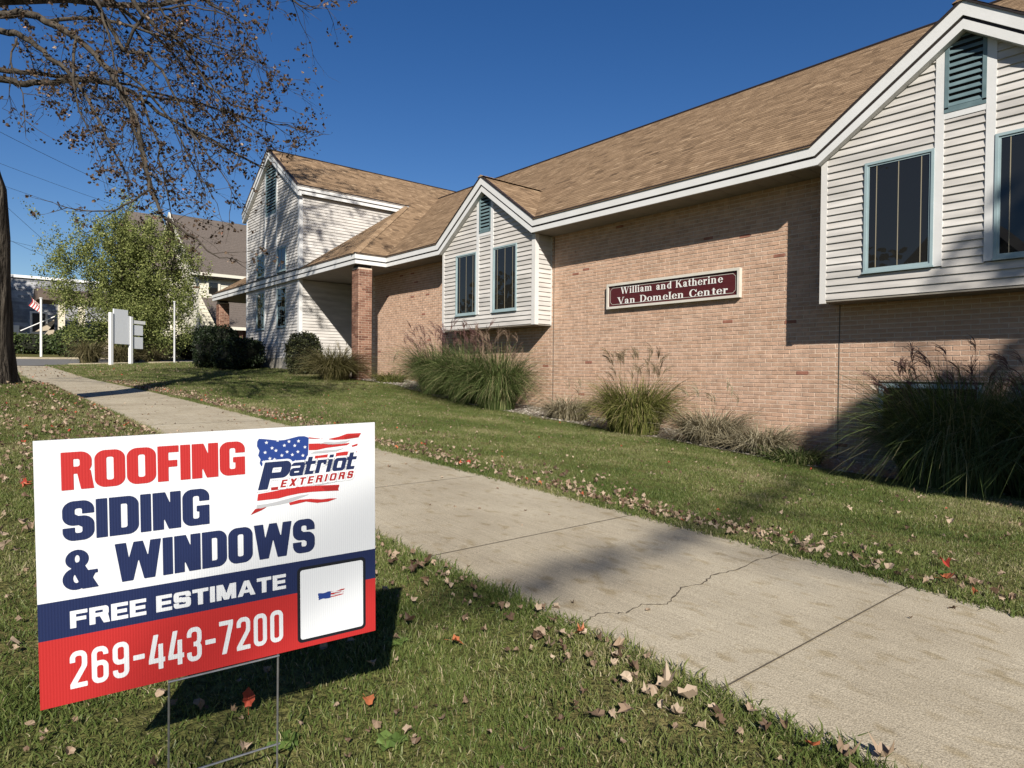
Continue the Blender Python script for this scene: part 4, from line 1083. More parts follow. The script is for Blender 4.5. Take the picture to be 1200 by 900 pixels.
    # the crown hangs inside this envelope (distance from the stem grows with height), as the drooping skirt of the real tree does
    def keep(p):
        u = p.y/max(1, -p.x)                 # how far the twig reaches from the walk line
        return p.z > 1.0+max(0, .32-u)*8.0 and p.y < 4.5 and (p.z > 3.2 or p.y < 3.4) and (p.y < 3.3 or p.z < 4.3 or p.z > 4.7)
    lv = MB(); tw = MB()
    for k, (pts, r0, r1) in limbs.items():
        P = bez(pts, 3); mb = MB(); n = len(P); P = [p+Vector((rr.gauss(0, .012), rr.gauss(0, .012), rr.gauss(0, .012))) for p in P]
        rad = [.74*(r0+(r1-r0)*i/(n-1)) for i in range(n)]; mb.tube(P, rad, 8)
        part(mb, 'branch', M['limb'], smooth=True)
        for i in range(2, n):
            vis = P[i].y > .3 and P[i].z < 5.6
            for _ in range(2 if vis else 0):
                if rr.random() < .47:
                    d = (P[i]-P[i-1]).normalized(); s = Vector((rr.gauss(0, 1), rr.gauss(0, 1)+.2, rr.gauss(0, .8)-.25)).normalized()
                    twig(tw, lv, P[i], d*.8+s, rr.uniform(.4, 1.05), .0065, 2, rr, .58, .05, keep=keep)
        d = (P[-1]-P[-3]).normalized(); twig(tw, lv, P[-1], d, .6, max(r1, .006), 2, rr, .32, .052, keep=keep)
    # upper crown above the frame (its shadow falls on the tower and the lawn)
    for i in range(38):
        a = rr.uniform(0, 6.28); e = rr.uniform(.35, 1.3); L = rr.uniform(3, 5.5)
        p0 = Vector((-12, .1, rr.uniform(4.6, 7.5))); d = Vector((math.cos(a)*math.cos(e), math.sin(a)*math.cos(e), math.sin(e)))
        pts = [p0]
        for j in range(7):
            d = (d+Vector((rr.gauss(0, .12), rr.gauss(0, .12), rr.gauss(0, .1)-.03))).normalized(); pts.append(pts[-1]+d*L/7)
        mb = MB(); mb.tube(pts, [.075*(1-.8*j/7) for j in range(8)], 6); part(mb, 'branch', M['limb'])
        for j in range(3, 8):
            for _ in range(2):
                if rr.random() < .7: twig(tw, lv, pts[j], d+Vector((rr.gauss(0, .8), rr.gauss(0, .8), rr.gauss(0, .6))), rr.uniform(.6, 1.2), .01, 1, rr, .55, .08)
    for i in range(46):
        a = rr.uniform(0, 6.28); e = rr.uniform(.1, 1.1); L = rr.uniform(3, 5.6)
        p0 = Vector((-11.9, 0, rr.uniform(8.0, 14.2))); d = Vector((math.cos(a)*math.cos(e), math.sin(a)*math.cos(e), math.sin(e)))
        pts = [p0]
        for j in range(7):
            d = (d+Vector((rr.gauss(0, .12), rr.gauss(0, .12), rr.gauss(0, .1)-.03))).normalized(); pts.append(pts[-1]+d*L/7)
        mb = MB(); mb.tube(pts, [.07*(1-.8*j/7) for j in range(8)], 6); part(mb, 'branch', M['limb'])
        for j in range(2, 8):
            for _ in range(2):
                if rr.random() < .8: twig(tw, lv, pts[j], d+Vector((rr.gauss(0, .8), rr.gauss(0, .8), rr.gauss(0, .6))), rr.uniform(.6, 1.2), .012, 1, rr, .6, .10)
    lead = MB(); lead.tube([(-12,-.36,4.6),(-12.1,-.4,6),(-12,-.3,8),(-11.9,0,11),(-11.8,.1,14),(-11.7,.2,16.5)], [.26,.22,.18,.12,.07,.02], 10); part(lead, 'branch', M['limb'], smooth=True)
    part(tw, 'twigs', M['limb'], kind='stuff'); part(lv, 'leaves', M['deadleaf'], kind='stuff')
maple()

def blob_leaves(lv, c, r, n, rr, size, shell=.55):
    for _ in range(n):
        v = Vector((rr.gauss(0, 1), rr.gauss(0, 1), rr.gauss(0, 1))).normalized()*(shell+(1-shell)*rr.random())
        leaf_quad(lv, Vector(c)+Vector((v.x*r[0], v.y*r[1], v.z*r[2])), size*rr.uniform(.6, 1.3), rr, min(1, max(0, rr.gauss(.5, .22))))
def shade_trees():
    """two trees beside and behind the camera: one shades the right bay and the wall foot, one drops a limb shadow on the walk"""
    rr = random.Random(31)
    g = leafmat('green_leaves', [(0, (.02,.035,.01)), (1, (.07,.10,.025))])
    root = thing('shade_tree', 'leafy tree standing on the lawn right of the camera', 'tree', (10.6, 2.2, -1.6)); rl = Vector((10.6, 2.2, -1.6))
    t = MB(); t.tube([(10.6,2.2,-1.7),(10.6,2.2,3),(10.5,2.1,8.5)], [.28,.22,.08], 10); o = t.build('trunk', M['bark'], root, smooth=True); o.location = -rl
    lv = MB()
    for c, r, n in (((9.9,1.6,8.15),(2.5,1.55,1.25),5200),((11.6,2.5,8.2),(1.6,1.4,1.6),1500),((11.4,1.9,9.9),(1.3,1.1,.9),500),((7.7,2.1,8.0),(.9,.6,.45),420),((12.4,2.2,10),(1.6,1.3,1.6),900),((8.7,1.8,8.9),(.8,.5,.3),200),((10.2,1.5,11.0),(1.0,.6,.7),150),((10.4,.9,7.9),(2.0,1.0,1.0),1300),((9.5,1.0,7.3),(2.3,.9,.9),2200)):
        blob_leaves(lv, c, r, n, rr, .22, .2)
    tw = MB()
    for _ in range(26):
        a = Vector((10.5,2.1,rr.uniform(5.5, 8.5))); b = Vector((rr.uniform(8.4,12.8), rr.uniform(1.0,3.6), rr.uniform(6.8,10.6))); m_ = (a+b)/2+Vector((0,0,.3)); tw.tube([a,m_,b], [.06,.04,.012], 5, cap=False)
    o = tw.build('limbs', M['limb'], root, kind='stuff'); o.location = -rl
    o = lv.build('crown', g, root, kind='stuff'); o.location = -rl
    root = thing('bare_tree', 'nearly bare tree on the verge behind the camera', 'tree', (17, -3, -1.7)); rl = Vector((17, -3, -1.7))
    t = MB(); t.tube(bez([(17,-3,-1.8),(17,-3,3),(16.9,-3.3,7),(16.6,-4,9.5)]), [.3-.02*i for i in range(10)], 10)
    o = t.build('trunk', M['bark'], root, smooth=True); o.location = -rl
    t = MB(); t.tube(bez([(16.6,-4,9.5),(16.2,-6,10.3),(15.2,-8.2,10.4),(13.9,-9.4,10.4),(13.0,-9.4,10.4),(12.75,-8.6,10.5),(12.7,-7.2,10.5),(12.6,-6.0,10.6),(12.3,-4,10.9)]), [.07]+[.05]*7+[.035]*17, 6)
    o = t.build('limb', M['bark'], root, smooth=True); o.location = -rl
    tw, lv = MB(), MB()
    for _ in range(85):
        k = rr.random(); leaf_quad(lv, Vector((12.78-.12*k, -8.6+1.9*k, 10.5))+Vector((rr.gauss(0,.07), rr.gauss(0,.08), rr.gauss(0,.05))), .10, rr, .3)
    for _ in range(60):
        k = rr.random(); leaf_quad(lv, Vector((12.6-.3*k, -6.4+2.6*k, 10.6+.3*k))+Vector((rr.gauss(0,.12), rr.gauss(0,.15), rr.gauss(0,.12))), .12, rr, .3)
    for p in ((12.7,-7.2,10.5),(12.6,-6.0,10.6),(12.3,-4,10.9)):
        for _ in range(2): twig(tw, lv, Vector(p), Vector((rr.gauss(0,.6), 1, rr.gauss(0,.5))), rr.uniform(.8,1.5), .016, 1, rr, .3, .08)
    o = tw.build('twigs', M['limb'], root, kind='stuff'); o.location = -rl
    o = lv.build('leaves', M['deadleaf'], root, kind='stuff'); o.location = -rl
shade_trees()

def green_tree():
    rr = random.Random(41)
    c0 = Vector((-39.5, 7.35, .5))
    root = thing('bushy_tree', 'broad yellow-green feathery tree in front of the far house', 'tree', tuple(c0))
    lm = leafmat('feathery_leaves', [(0, (.06,.075,.022)), (.4, (.165,.20,.055)), (.75, (.30,.33,.105)), (1, (.46,.46,.19))], trans=.3)
    st = MB(); tips = []
    for i in range(14):
        a = rr.uniform(0, 6.28); sp = rr.uniform(.4, 3.0); h = rr.uniform(4.5, 8.0)-sp*.35
        p = [Vector((0, 0, 0))]
        for j in range(1, 8):
            t = j/7; p.append(Vector((math.cos(a)*sp*t**1.3+rr.gauss(0, .06), math.sin(a)*sp*t**1.3+rr.gauss(0, .06), h*t)))
        st.tube(p, [.10*(1-.85*j/7) for j in range(8)], 6, cap=False); tips.append(p)
    st.build('stem', M['limb'], root, kind='stuff')
    lv = MB()
    def tuft(c, L, n, sz):
        ax = Vector((rr.gauss(0, .5), rr.gauss(0, .5), 1)).normalized()
        for _ in range(n):
            q = c+ax*rr.gauss(0, L)+Vector((rr.gauss(0, L*.42), rr.gauss(0, L*.42), rr.gauss(0, L*.3)))
            leaf_quad(lv, q, sz*rr.uniform(.6, 1.3), rr, min(1, max(0, rr.gauss(.5, .2)+ .12*(q.z/7-.5))))
    for p in tips:
        for j in range(2, 8):
            for _ in range(8):
                c = p[j]+Vector((rr.gauss(0, .55), rr.gauss(0, .6), rr.gauss(0, .4))); tuft(c, .30, 95, .09)
    for _ in range(95):   # skirt
        a = rr.uniform(0, 6.28); r = rr.uniform(1.4, 3.5); tuft(Vector((math.cos(a)*r, math.sin(a)*r, rr.uniform(.6, 4.2))), .32, 90, .085)
    for _ in range(44):   # the taller left lobe and the right lobe
        tuft(Vector((rr.gauss(0,.7), -3.4+rr.gauss(0,.6), 4.8+rr.gauss(0,1.1))), .30, 90, .085)
    for _ in range(130):
        v = Vector((rr.gauss(0,1), rr.gauss(0,1), rr.gauss(0,1))).normalized()*rr.uniform(.55, 1)**.5; tuft(Vector((v.x*2.4, v.y*3.7-.3, 3.7+v.z*3.4)), .30, 85, .09)
    lv.build('crown', lm, root, kind='stuff')
green_tree()

# ------------------------------------------------------------------ shrubs, hedges, ornamental grasses
def hedge(name, label, cat, c, r, n, stops, size, seed, box=.7, group=None, berries=False):
    rr = random.Random(seed); root = thing(name, label, cat, c, group)
    co = MB(); segs, rings = 16, 8
    def sup(a, b):
        ca, sa, cb, sb = math.cos(a), math.sin(a), math.cos(b), math.sin(b); e = box
        f = lambda x: math.copysign(abs(x)**e, x)
        return Vector((r[0]*f(ca)*f(cb), r[1]*f(sa)*f(cb), r[2]*f(sb)+r[2]))
    for i in range(rings+1):
        for j in range(segs):
            q = sup(2*math.pi*j/segs, -math.pi/2+math.pi*i/rings); co.v.append(tuple((q-Vector((0,0,r[2])))*.86+Vector((0,0,r[2]))))
    for i in range(rings):
        for j in range(segs): co.f.append((i*segs+j, i*segs+(j+1) % segs, (i+1)*segs+(j+1) % segs, (i+1)*segs+j)); co.t.append(.1)
    lm = leafmat(name+'_leaves', stops, trans=.12, rough=.5)
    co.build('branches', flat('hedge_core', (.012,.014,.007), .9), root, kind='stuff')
    lv = MB()
    ph = [rr.uniform(0, 6.28) for _ in range(6)]
    for _ in range(n):
        a, b = rr.uniform(0, 2*math.pi), math.asin(rr.uniform(-.95, 1)); q = sup(a, b); o = 1+.05*math.sin(3*a+ph[0])*math.cos(4*b+ph[1])+.035*math.sin(7*a+ph[2]+5*b)+rr.gauss(0, .03)
        q = (q-Vector((0,0,r[2])))*(o*rr.uniform(.9, 1.02))+Vector((0,0,r[2]))
        leaf_quad(lv, q, size*rr.uniform(.6, 1.3), rr, min(1, max(0, rr.gauss(.45, .22))))
    lv.build('leaves', lm, root, kind='stuff'); return root
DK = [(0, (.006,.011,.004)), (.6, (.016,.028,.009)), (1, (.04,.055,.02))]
MG = [(0, (.02,.035,.012)), (.5, (.06,.09,.025)), (1, (.14,.17,.06))]
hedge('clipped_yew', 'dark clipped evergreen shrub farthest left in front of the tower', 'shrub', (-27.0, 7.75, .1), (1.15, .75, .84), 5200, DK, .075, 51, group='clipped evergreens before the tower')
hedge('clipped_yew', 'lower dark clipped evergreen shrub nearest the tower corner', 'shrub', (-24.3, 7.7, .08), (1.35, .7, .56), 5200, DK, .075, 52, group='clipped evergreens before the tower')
hedge('round_shrub', 'round dark green shrub against the tower side by the porch', 'shrub', (-19.75, 8.25, -.12), (.62, .5, .68), 4200, [(0,(.018,.022,.009)),(.5,(.045,.055,.02)),(1,(.14,.14,.06))], .055, 53, box=.85)
hedge('low_hedge', 'low green hedge before the grey roofed building', 'hedge', (-59.5, 4.3, 1.1), (1.2, 2.4, .75), 3000, MG, .16, 54)
for i, (c, r, l) in enumerate((((-44.5, 11.2, .7), (1.4, 1.3, .8), 'reddish green shrub at the foot of the cream house wall'), ((-43.5, 8.6, .6), (1.3, 1.6, .8), 'dark shrub beneath the feathery tree'), ((-45, 5.4, .7), (1.2, 1.3, .9), 'green shrub left of the feathery tree'), ((-34.5, 10.6, .4), (.9, 1.1, .65), 'dark shrub beside the far end of the evergreen hedge'))):
    hedge('shrub', l, 'shrub', c, r, 2200, MG if i else [(0,(.03,.02,.01)),(.5,(.08,.06,.025)),(1,(.16,.13,.05))], .14, 60+i, box=.9)

def grass_clump(label, c, h, spread, n, stops, seed, plumes=0, ph=0, pstops=None, bladew=.009, lean=(0, 0), group=None, name='ornamental_grass', stiff=.5, base=.36):
    rr = random.Random(seed); root = thing(name, label, 'ornamental grass', c, group)
    mb = MB()
    for _ in range(n):
        a = rr.uniform(0, 6.28); rb = base*math.sqrt(rr.random()); p = Vector((math.cos(a)*rb, math.sin(a)*rb, 0)); a2 = a+rr.gauss(0, .5)
        out = Vector((math.cos(a2), math.sin(a2), 0)); L = h*rr.uniform(.65, 1.25); sp = spread*rr.uniform(.25, 1.15); side = Vector((-out.y, out.x, 0))
        tw = rr.uniform(-.6, .6); side = (side+Vector((0, 0, tw))).normalized(); m = 6; prev = None; t0 = min(1, max(0, rr.gauss(.5, .2))) if rr.random() > .13 else 1.15; sp *= (1.5 if rr.random() < .05 else 1)
        dr = rr.uniform(.2, 1.0)
        for i in range(m+1):
            t = i/m; z = L*(1.55*t-(dr+.45)*t*t)*.9; q = p+out*(sp*t**1.5)+Vector((lean[0]*t*t, lean[1]*t*t, max(z, .01))); w_ = bladew*(1-t*.93)
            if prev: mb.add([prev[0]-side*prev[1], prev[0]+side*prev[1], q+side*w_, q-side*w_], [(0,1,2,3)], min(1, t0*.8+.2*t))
            prev = (q, w_)
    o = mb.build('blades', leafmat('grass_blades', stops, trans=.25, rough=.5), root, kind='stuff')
    pm = leafmat('seed_plume', pstops or [(0, (.10,.055,.045)), (1, (.30,.20,.15))], trans=.3, rough=.8)
    for k in range(plumes):
        a = rr.uniform(0, 6.28); sp = spread*rr.uniform(.05, .6); H = ph*rr.uniform(.72, 1.08); out = Vector((math.cos(a), math.sin(a), 0)); pb = MB()
        pts = [out*(base*.5)+out*(sp*t**1.4)+Vector((lean[0]*t*1.3, lean[1]*t*1.3, H*t)) for t in (0, .25, .5, .75, .88)]
        tip = pts[-1]; pb.tube(pts, [.0028, .0026, .0024, .002, .0016], 3, cap=False)
        d = (pts[-1]-pts[-2]).normalized(); sd = Vector((rr.gauss(0, 1)-.5, rr.gauss(0, .6), 0)).normalized()
        for _ in range(15):
            dd = (d*1.2+sd*.5+Vector((rr.gauss(0, .22), rr.gauss(0, .22), rr.gauss(0, .12)))).normalized(); L = rr.uniform(.10, .24); b = tip-d*rr.uniform(0, .10); q = b; n_ = Vector((rr.gauss(0, 1), rr.gauss(0, 1), rr.gauss(0, 1))).normalized()*.0035
            for s_ in range(3):
                d2 = (dd+sd*.35*s_+Vector((0, 0, -.16*s_))).normalized(); q2 = q+d2*L/3; pb.add([q-n_, q+n_, q2+n_*.8, q2-n_*.8], [(0,1,2,3)], rr.random()); q = q2
        pb.build('seed_plume', pm, root)
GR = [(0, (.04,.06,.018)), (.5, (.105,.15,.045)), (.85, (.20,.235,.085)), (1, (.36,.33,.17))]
YG = [(0, (.05,.05,.018)), (.4, (.13,.15,.035)), (.8, (.24,.24,.07)), (1, (.38,.32,.15))]
TN = [(0, (.14,.115,.065)), (.5, (.32,.275,.175)), (1, (.50,.45,.32))]
PU = [(0, (.10,.045,.045)), (1, (.26,.15,.13))]
G1 = 'green fountain grasses under the window bay'
grass_clump('green fountain grass with reddish plumes, leftmost of the three under the bay', (-13.5, 9.0, -.50), 1.5, 1.05, 2300, GR, 71, 34, 1.75, PU, group=G1, lean=(-.05,-.1))
grass_clump('green fountain grass with reddish plumes, middle of the three under the bay', (-12.2, 8.95, -.68), 1.6, 1.1, 2500, GR, 72, 44, 1.95, PU, group=G1, lean=(0,-.1))
grass_clump('green fountain grass with tan plumes, rightmost of the three under the bay', (-11.0, 8.9, -.80), 1.65, 1.1, 2700, GR, 73, 34, 1.85, [(0,(.14,.09,.06)),(1,(.34,.25,.18))], group=G1, lean=(.02,-.1))
grass_clump('yellow-green grass with tall thin seed heads below the name sign', (-7.25, 8.9, -1.0), 1.12, .8, 2500, YG, 74, 34, 1.5, [(0,(.12,.09,.05)),(1,(.30,.24,.15))], base=.42)
grass_clump('dry olive and tan grass at the foot of the brick column', (-17.35, 8.15, -.25), 1.15, 1.1, 2300, [(0,(.05,.045,.018)),(.5,(.14,.13,.045)),(1,(.34,.29,.15))], 75, 7, 1.15, TN, lean=(.08, 0))
grass_clump('small olive grass right of the brick column', (-16.1, 9.2, -.3), .45, .5, 700, YG, 76, 3, .95, TN)
grass_clump('greyish low grass tuft between the green and yellow clumps', (-9.15, 9.2, -.9), .6, .6, 1000, TN, 77, 3, .8, TN, group=None)
grass_clump('pale dry grass right of the yellow clump', (-5.9, 9.15, -1.1), .72, .7, 1400, TN, 78, 7, 1.0, TN)
grass_clump('bleached floppy grass tuft in sunlight before the dark clump', (-5.1, 9.2, -1.17), .55, .65, 1200, TN, 79, 0, 0)
grass_clump('low green tuft beside the large dark clump', (-4.45, 8.95, -1.2), .3, .35, 600, GR, 80, 0, 0)
BG_ = 'dark fountain grasses in the shade under the right bay'
grass_clump('huge dark green fountain grass in shade at the right wall foot', (-2.5, 8.8, -1.3), 1.65, .9, 3800, GR, 81, 30, 1.78, PU, base=.5, lean=(-.12,-.1), bladew=.008, group=BG_)
grass_clump('dark fountain grass cut by the right edge of the picture', (-1.45, 8.9, -1.32), 1.75, 1.15, 3200, GR, 82, 14, 1.75, PU, base=.5, bladew=.008, group=BG_)
FG = 'dry grasses around the white board sign'
for i, (x, y, l, hh) in enumerate(((-37.2, 4.9, 'tan fountain grass left of the white board sign', 1.5), (-38.3, 6.4, 'tan fountain grass seen between the posts of the white board sign', 1.3), (-38.5, 7.9, 'tan fountain grass right of the white board sign', 1.1))):
    grass_clump(l, (x, y, terr(x, y)-.05), hh, 1.1, 700, [(0,(.05,.05,.02)),(.5,(.14,.125,.055)),(1,(.3,.25,.14))], 90+i, 0, 0, bladew=.02, base=.35, group=FG)

# ------------------------------------------------------------------ the white board sign and the poles on the far lawn
def board_sign():
    root = thing('board_sign', 'blank white notice board on two square posts with two small side panels', 'sign', (-34.6, 5.6, .25)); rl = Vector((-34.6, 5.6, .25))
    a = Vector((-34.65, 5.36, 0)); u = Vector((-.72, 1.0, 0)).normalized(); n = Vector((u.y, -u.x, 0)); 
    W = flat('board_white', (.74,.76,.78), .5); PW = flat('post_white', (.80,.80,.78), .5)
    def blk(name, s0, s1, z0, z1, t0, t1, m):
        mb = MB(); q = [a+u*s0+n*t0, a+u*s1+n*t0, a+u*s1+n*t1, a+u*s0+n*t1]; mb.prism([(p.x, p.y, z0) for p in q], (0, 0, z1-z0)); o = mb.build(name, m, root); o.location = -rl
    blk('post', 0, .13, 0, 2.66, -.07, .07, PW); blk('post', 1.12, 1.25, 0, 2.56, -.07, .07, PW)
    blk('board', .13, 1.12, 1.24, 2.58, -.03, .03, W); blk('header_board', .20, 1.0, 2.58, 2.84, -.03, .03, W)
    blk('side_arm', 1.25, 2.03, 2.24, 2.40, -.04, .04, PW); blk('side_panel', 1.33, 1.90, 1.70, 2.18, -.02, .02, W); blk('side_panel', 1.33, 1.90, 1.06, 1.62, -.02, .02, W)
    blk('side_rail', 1.26, 1.31, 1.04, 2.24, -.02, .02, flat('side_rail_grey', (.2,.21,.22), .5))
board_sign()
def pole(label, x, y, z, h, r, c):
    mb = MB(); mb.tube([(0, 0, 0), (0, 0, h)], [r, r*.8], 10); mb.tube([(0, 0, h), (0, 0, h+.05)], [r*1.3, r*1.3], 10)
    o = mb.build('metal_pole', flat('pole_paint', c, .45), None); o.location = (x, y, z); tag(o, label, 'pole')
pole('slim grey metal pole standing left of the evergreen shrubs', -36.0, 8.36, .40, 3.05, .045, (.6,.6,.6))
pole('slim white flag pole at the far left end of the walk', -49.1, 3.99, .75, 3.6, .07, (.8,.8,.78))

# ------------------------------------------------------------------ far buildings
def rowboards(name, m, x, y0, y1, z0, z1, lap, parent, rl, holes=()):
    mb = MB(); n = int((z1-z0)/lap)
    for i in range(n):
        a = z0+i*lap; mb.poly([(x+.03,y0,a),(x+.03,y1,a),(x+.005,y1,a+lap),(x+.005,y0,a+lap)], .5); mb.poly([(x+.03,y0,a),(x+.03,y1,a),(x,y1,a),(x,y0,a)], .2)
    o = mb.build(name, m, parent, kind='stuff'); o.location = -rl
def church():
    root = thing('cream_house', 'cream sided house with steep brown shingle roof behind the feathery tree', 'house', (-48, 16, .9)); rl = Vector((-48, 16, .9))
    cr = mat('cream_siding', (.66,.62,.5), (.72,.69,.57), rough=.6); br = mat('brown_shingle_far', (.10,.082,.07), (.17,.14,.12), rough=.95, scale=9, bump=.4, bscale=30, stretch=(1,1,4)); 
    wd = mat('brown_brick_far', (.10,.05,.035), (.15,.08,.055), rough=.9, scale=14); tr = flat('cream_trim', (.68,.65,.55), .5)
    def part(mb, name, m, par=None, kind=None):
        o = mb.build(name, m, par or root, kind=kind)
        if par is None: o.location = -rl
        return o
    mb = MB(); mb.box((-55, 11.9, 0), (-45, 36, 6.2)); mb.prism([(-55,11.9,6.2),(-45,11.9,6.2),(-50,11.9,10.4)], (0, 24, 0)); wl = part(mb, 'wall', cr)
    mb = MB(); n = int(5/.2)
    for i in range(26):
        a = .5+i*.22; mb.poly([(-44.97,11.9,a),(-44.97,36,a),(-44.995,36,a+.22),(-44.995,11.9,a+.22)]); mb.poly([(-44.97,11.9,a),(-44.97,36,a),(-45,36,a),(-45,11.9,a)])
    o = mb.build('siding_boards', cr, wl, kind='stuff')
    # roof with overhang, laid in visible courses
    rf = MB(); N = 34
    for sgn in (1, -1):
        for i in range(N):
            t0, t1 = i/N, (i+1)/N+.002; X = lambda t: -50+sgn*(5.5-5.5*t); Z = lambda t: 6.25+4.6*t
            rf.poly([(X(t0),11.3,Z(t0)+.03),(X(t0),36,Z(t0)+.03),(X(t1),36,Z(t1)),(X(t1),11.3,Z(t1))]); rf.poly([(X(t0),11.3,Z(t0)+.03),(X(t0),36,Z(t0)+.03),(X(t0),36,Z(t0)),(X(t0),11.3,Z(t0))])
    part(rf, 'roof', br)
    for sgn in (1, -1):
        k = MB(); k.prism([(-50+sgn*5.6,11.22,6.1),(-50+sgn*5.6,11.22,6.32),(-50,11.22,10.95),(-50,11.22,10.7)], (0, .1, 0)); part(k, 'rake_board', tr)
    k = MB(); k.box((-44.5,11.3,6.08),(-44.4,36,6.27)); part(k, 'gutter', tr)
    k = MB(); k.box((-45,11.4,6.0),(-44.5,36,6.08)); part(k, 'soffit', br)
    def win(y0, y1, z0, z1):
        f = MB(); f.box((-44.98,y0,z0),(-44.90,y1,z0+.14)); f.box((-44.98,y0,z1-.14),(-44.90,y1,z1)); f.box((-44.98,y0,z0+.14),(-44.90,y0+.14,z1-.14)); f.box((-44.98,y1-.14,z0+.14),(-44.90,y1,z1-.14)); w_ = part(f, 'window', tr)
        g = MB(); g.box((-44.97,y0+.14,z0+.14),(-44.93,y1-.14,z1-.14)); g.build('glass_pane', M['glass'], w_)
    win(12.30, 13.15, 4.85, 5.85)
    v = MB(); v.box((-44.98,11.55,5.3),(-44.92,11.9,5.42)); part(v, 'wall_vent', wd)
    # lower entrance roof and brick porch
    lr = MB()
    for i in range(12):
        t0, t1 = i/12, (i+1)/12; X = lambda t: -41.6-3.35*t; Z = lambda t: 2.75+2.0*t; y0 = 12.6-.7*0
        lr.poly([(X(t0),12.0+.0*t0,Z(t0)+.03),(X(t0),30,Z(t0)+.03),(X(t1),30,Z(t1)),(X(t1),12.0,Z(t1))]); lr.poly([(X(t0),12.0,Z(t0)+.03),(X(t0),30,Z(t0)+.03),(X(t0),30,Z(t0)-.01),(X(t0),12.0,Z(t0)-.01)])
    part(lr, 'porch_roof', br)
    k = MB(); k.box((-41.7,12.0,2.55),(-41.55,30,2.74)); part(k, 'porch_fascia', tr)
    k = MB(); k.box((-44.9,12.1,.3),(-42.6,30,2.6)); part(k, 'porch_wall', wd)
    for y in (12.15, 13.3, 15.2):
        k = MB(); k.box((-42.2,y,.5),(-41.9,y+.3,2.56)); part(k, 'porch_post', wd)
    g = MB(); g.box((-42.6,12.75,1.2),(-42.55,13.1,2.3)); part(g, 'dark_doorway', M['black'])
    # wing to the left, mostly hidden by the tree
    wg = MB(); wg.box((-60,9.8,0),(-50.2,11.88,7.2)); wg.prism([(-60,9.8,7.2),(-50.2,9.8,7.2),(-55,9.8,11.6)], (0, 2, 0)); part(wg, 'wing', cr)
    wr = MB()
    for sgn in (1, -1): wr.poly([(-55+sgn*5.4,9.5,6.9),(-55+sgn*5.4,11.88,6.9),(-55,11.88,11.7),(-55,9.5,11.7)])
    part(wr, 'wing_roof', br)
church()
def grey_building():
    root = thing('grey_roof_building', 'low building with tall grey mansard roof and tan base beyond the road', 'building', (-66, 5, 1.3)); rl = Vector((-66, 5, 1.3))
    gs = mat('grey_shingle_far', (.22,.225,.24), (.36,.36,.37), rough=.9, scale=3, attr=True, tramp=[(0,(.17,.175,.19)),(1,(.40,.40,.41))]); tan = mat('tan_stucco', (.42,.35,.26), (.48,.41,.31), rough=.85)
    wt = flat('far_white', (.8,.8,.78), .5); dg = flat('far_dark', (.03,.03,.035), .5); brn = flat('far_brown', (.12,.09,.07), .7)
    def part(mb, name, m, par=None, kind=None):
        o = mb.build(name, m, par or root, kind=kind)
        if par is None: o.location = -rl
        return o
    rr = random.Random(7)
    b = MB(); b.box((-74,-6,.8),(-66,20,2.95)); part(b, 'wall', tan)
    rf = MB(); N = 16
    for i in range(N):
        t0, t1 = i/N, (i+1)/N; y = -6
        while y < 20:
            w_ = rr.uniform(.6, 2.2); X0, X1 = -65.8-1.1*t0, -65.8-1.1*t1; Z0, Z1 = 2.95+4.6*t0, 2.95+4.6*t1
            rf.poly([(X0+.03,y,Z0),(X0+.03,min(y+w_,20),Z0),(X1,min(y+w_,20),Z1),(X1,y,Z1)], rr.random()); y += w_
    part(rf, 'mansard_roof', gs)
    k = MB(); k.box((-67.3,-6,7.5),(-66.7,20,7.72)); part(k, 'roof_edge', wt)
    k = MB(); k.box((-66.0,-.5,2.8),(-65.4,3.9,3.55)); part(k, 'white_panel', wt)
    w_ = MB(); w_.box((-65.95,4.6,2.95),(-65.5,5.75,4.75)); ww = part(w_, 'window', wt); g = MB(); g.box((-65.52,4.75,3.1),(-65.46,5.6,4.6)); g.build('glass_pane', dg, ww)
    w_ = MB(); w_.box((-66.2,2.3,5.3),(-65.9,3.35,7.0)); ww = part(w_, 'window', wt); g = MB(); g.box((-65.93,2.45,5.5),(-65.87,3.0,6.8)); g.build('glass_pane', dg, ww)
    # porch with brown hood and cream posts
    p = MB(); p.prism([(-64.6,4.7,5.3),(-60.4,4.7,5.3),(-60.4,4.7,5.8),(-61.6,4.7,6.25),(-63.4,4.7,6.25)], (0, 8, 0)); part(p, 'porch_roof', brn)
    for y in (6.0, 7.3, 11.5):
        c = MB(); c.box((-61.0,y,1.2),(-60.6,y+.42,5.3)); part(c, 'porch_post', flat('cream_post', (.66,.6,.47), .6))
    c = MB(); c.box((-64.6,5.8,1.0),(-61.2,12.4,2.9)); part(c, 'porch_base', tan)
    c = MB(); c.prism([(-61.2,4.2,1.2),(-61.2,5.8,1.2),(-61.2,5.8,3.6)], (-.3, 0, 0)); c.prism([(-61.2,4.6,2.9),(-61.2,5.8,3.9),(-61.2,5.8,3.1)], (-.3, 0, 0)); part(c, 'stair_wall', tan)
    c = MB(); c.tube([(-60.9,3.7,2.9),(-60.9,5.8,4.1)], .04, 6); part(c, 'handrail', wt)
grey_building()
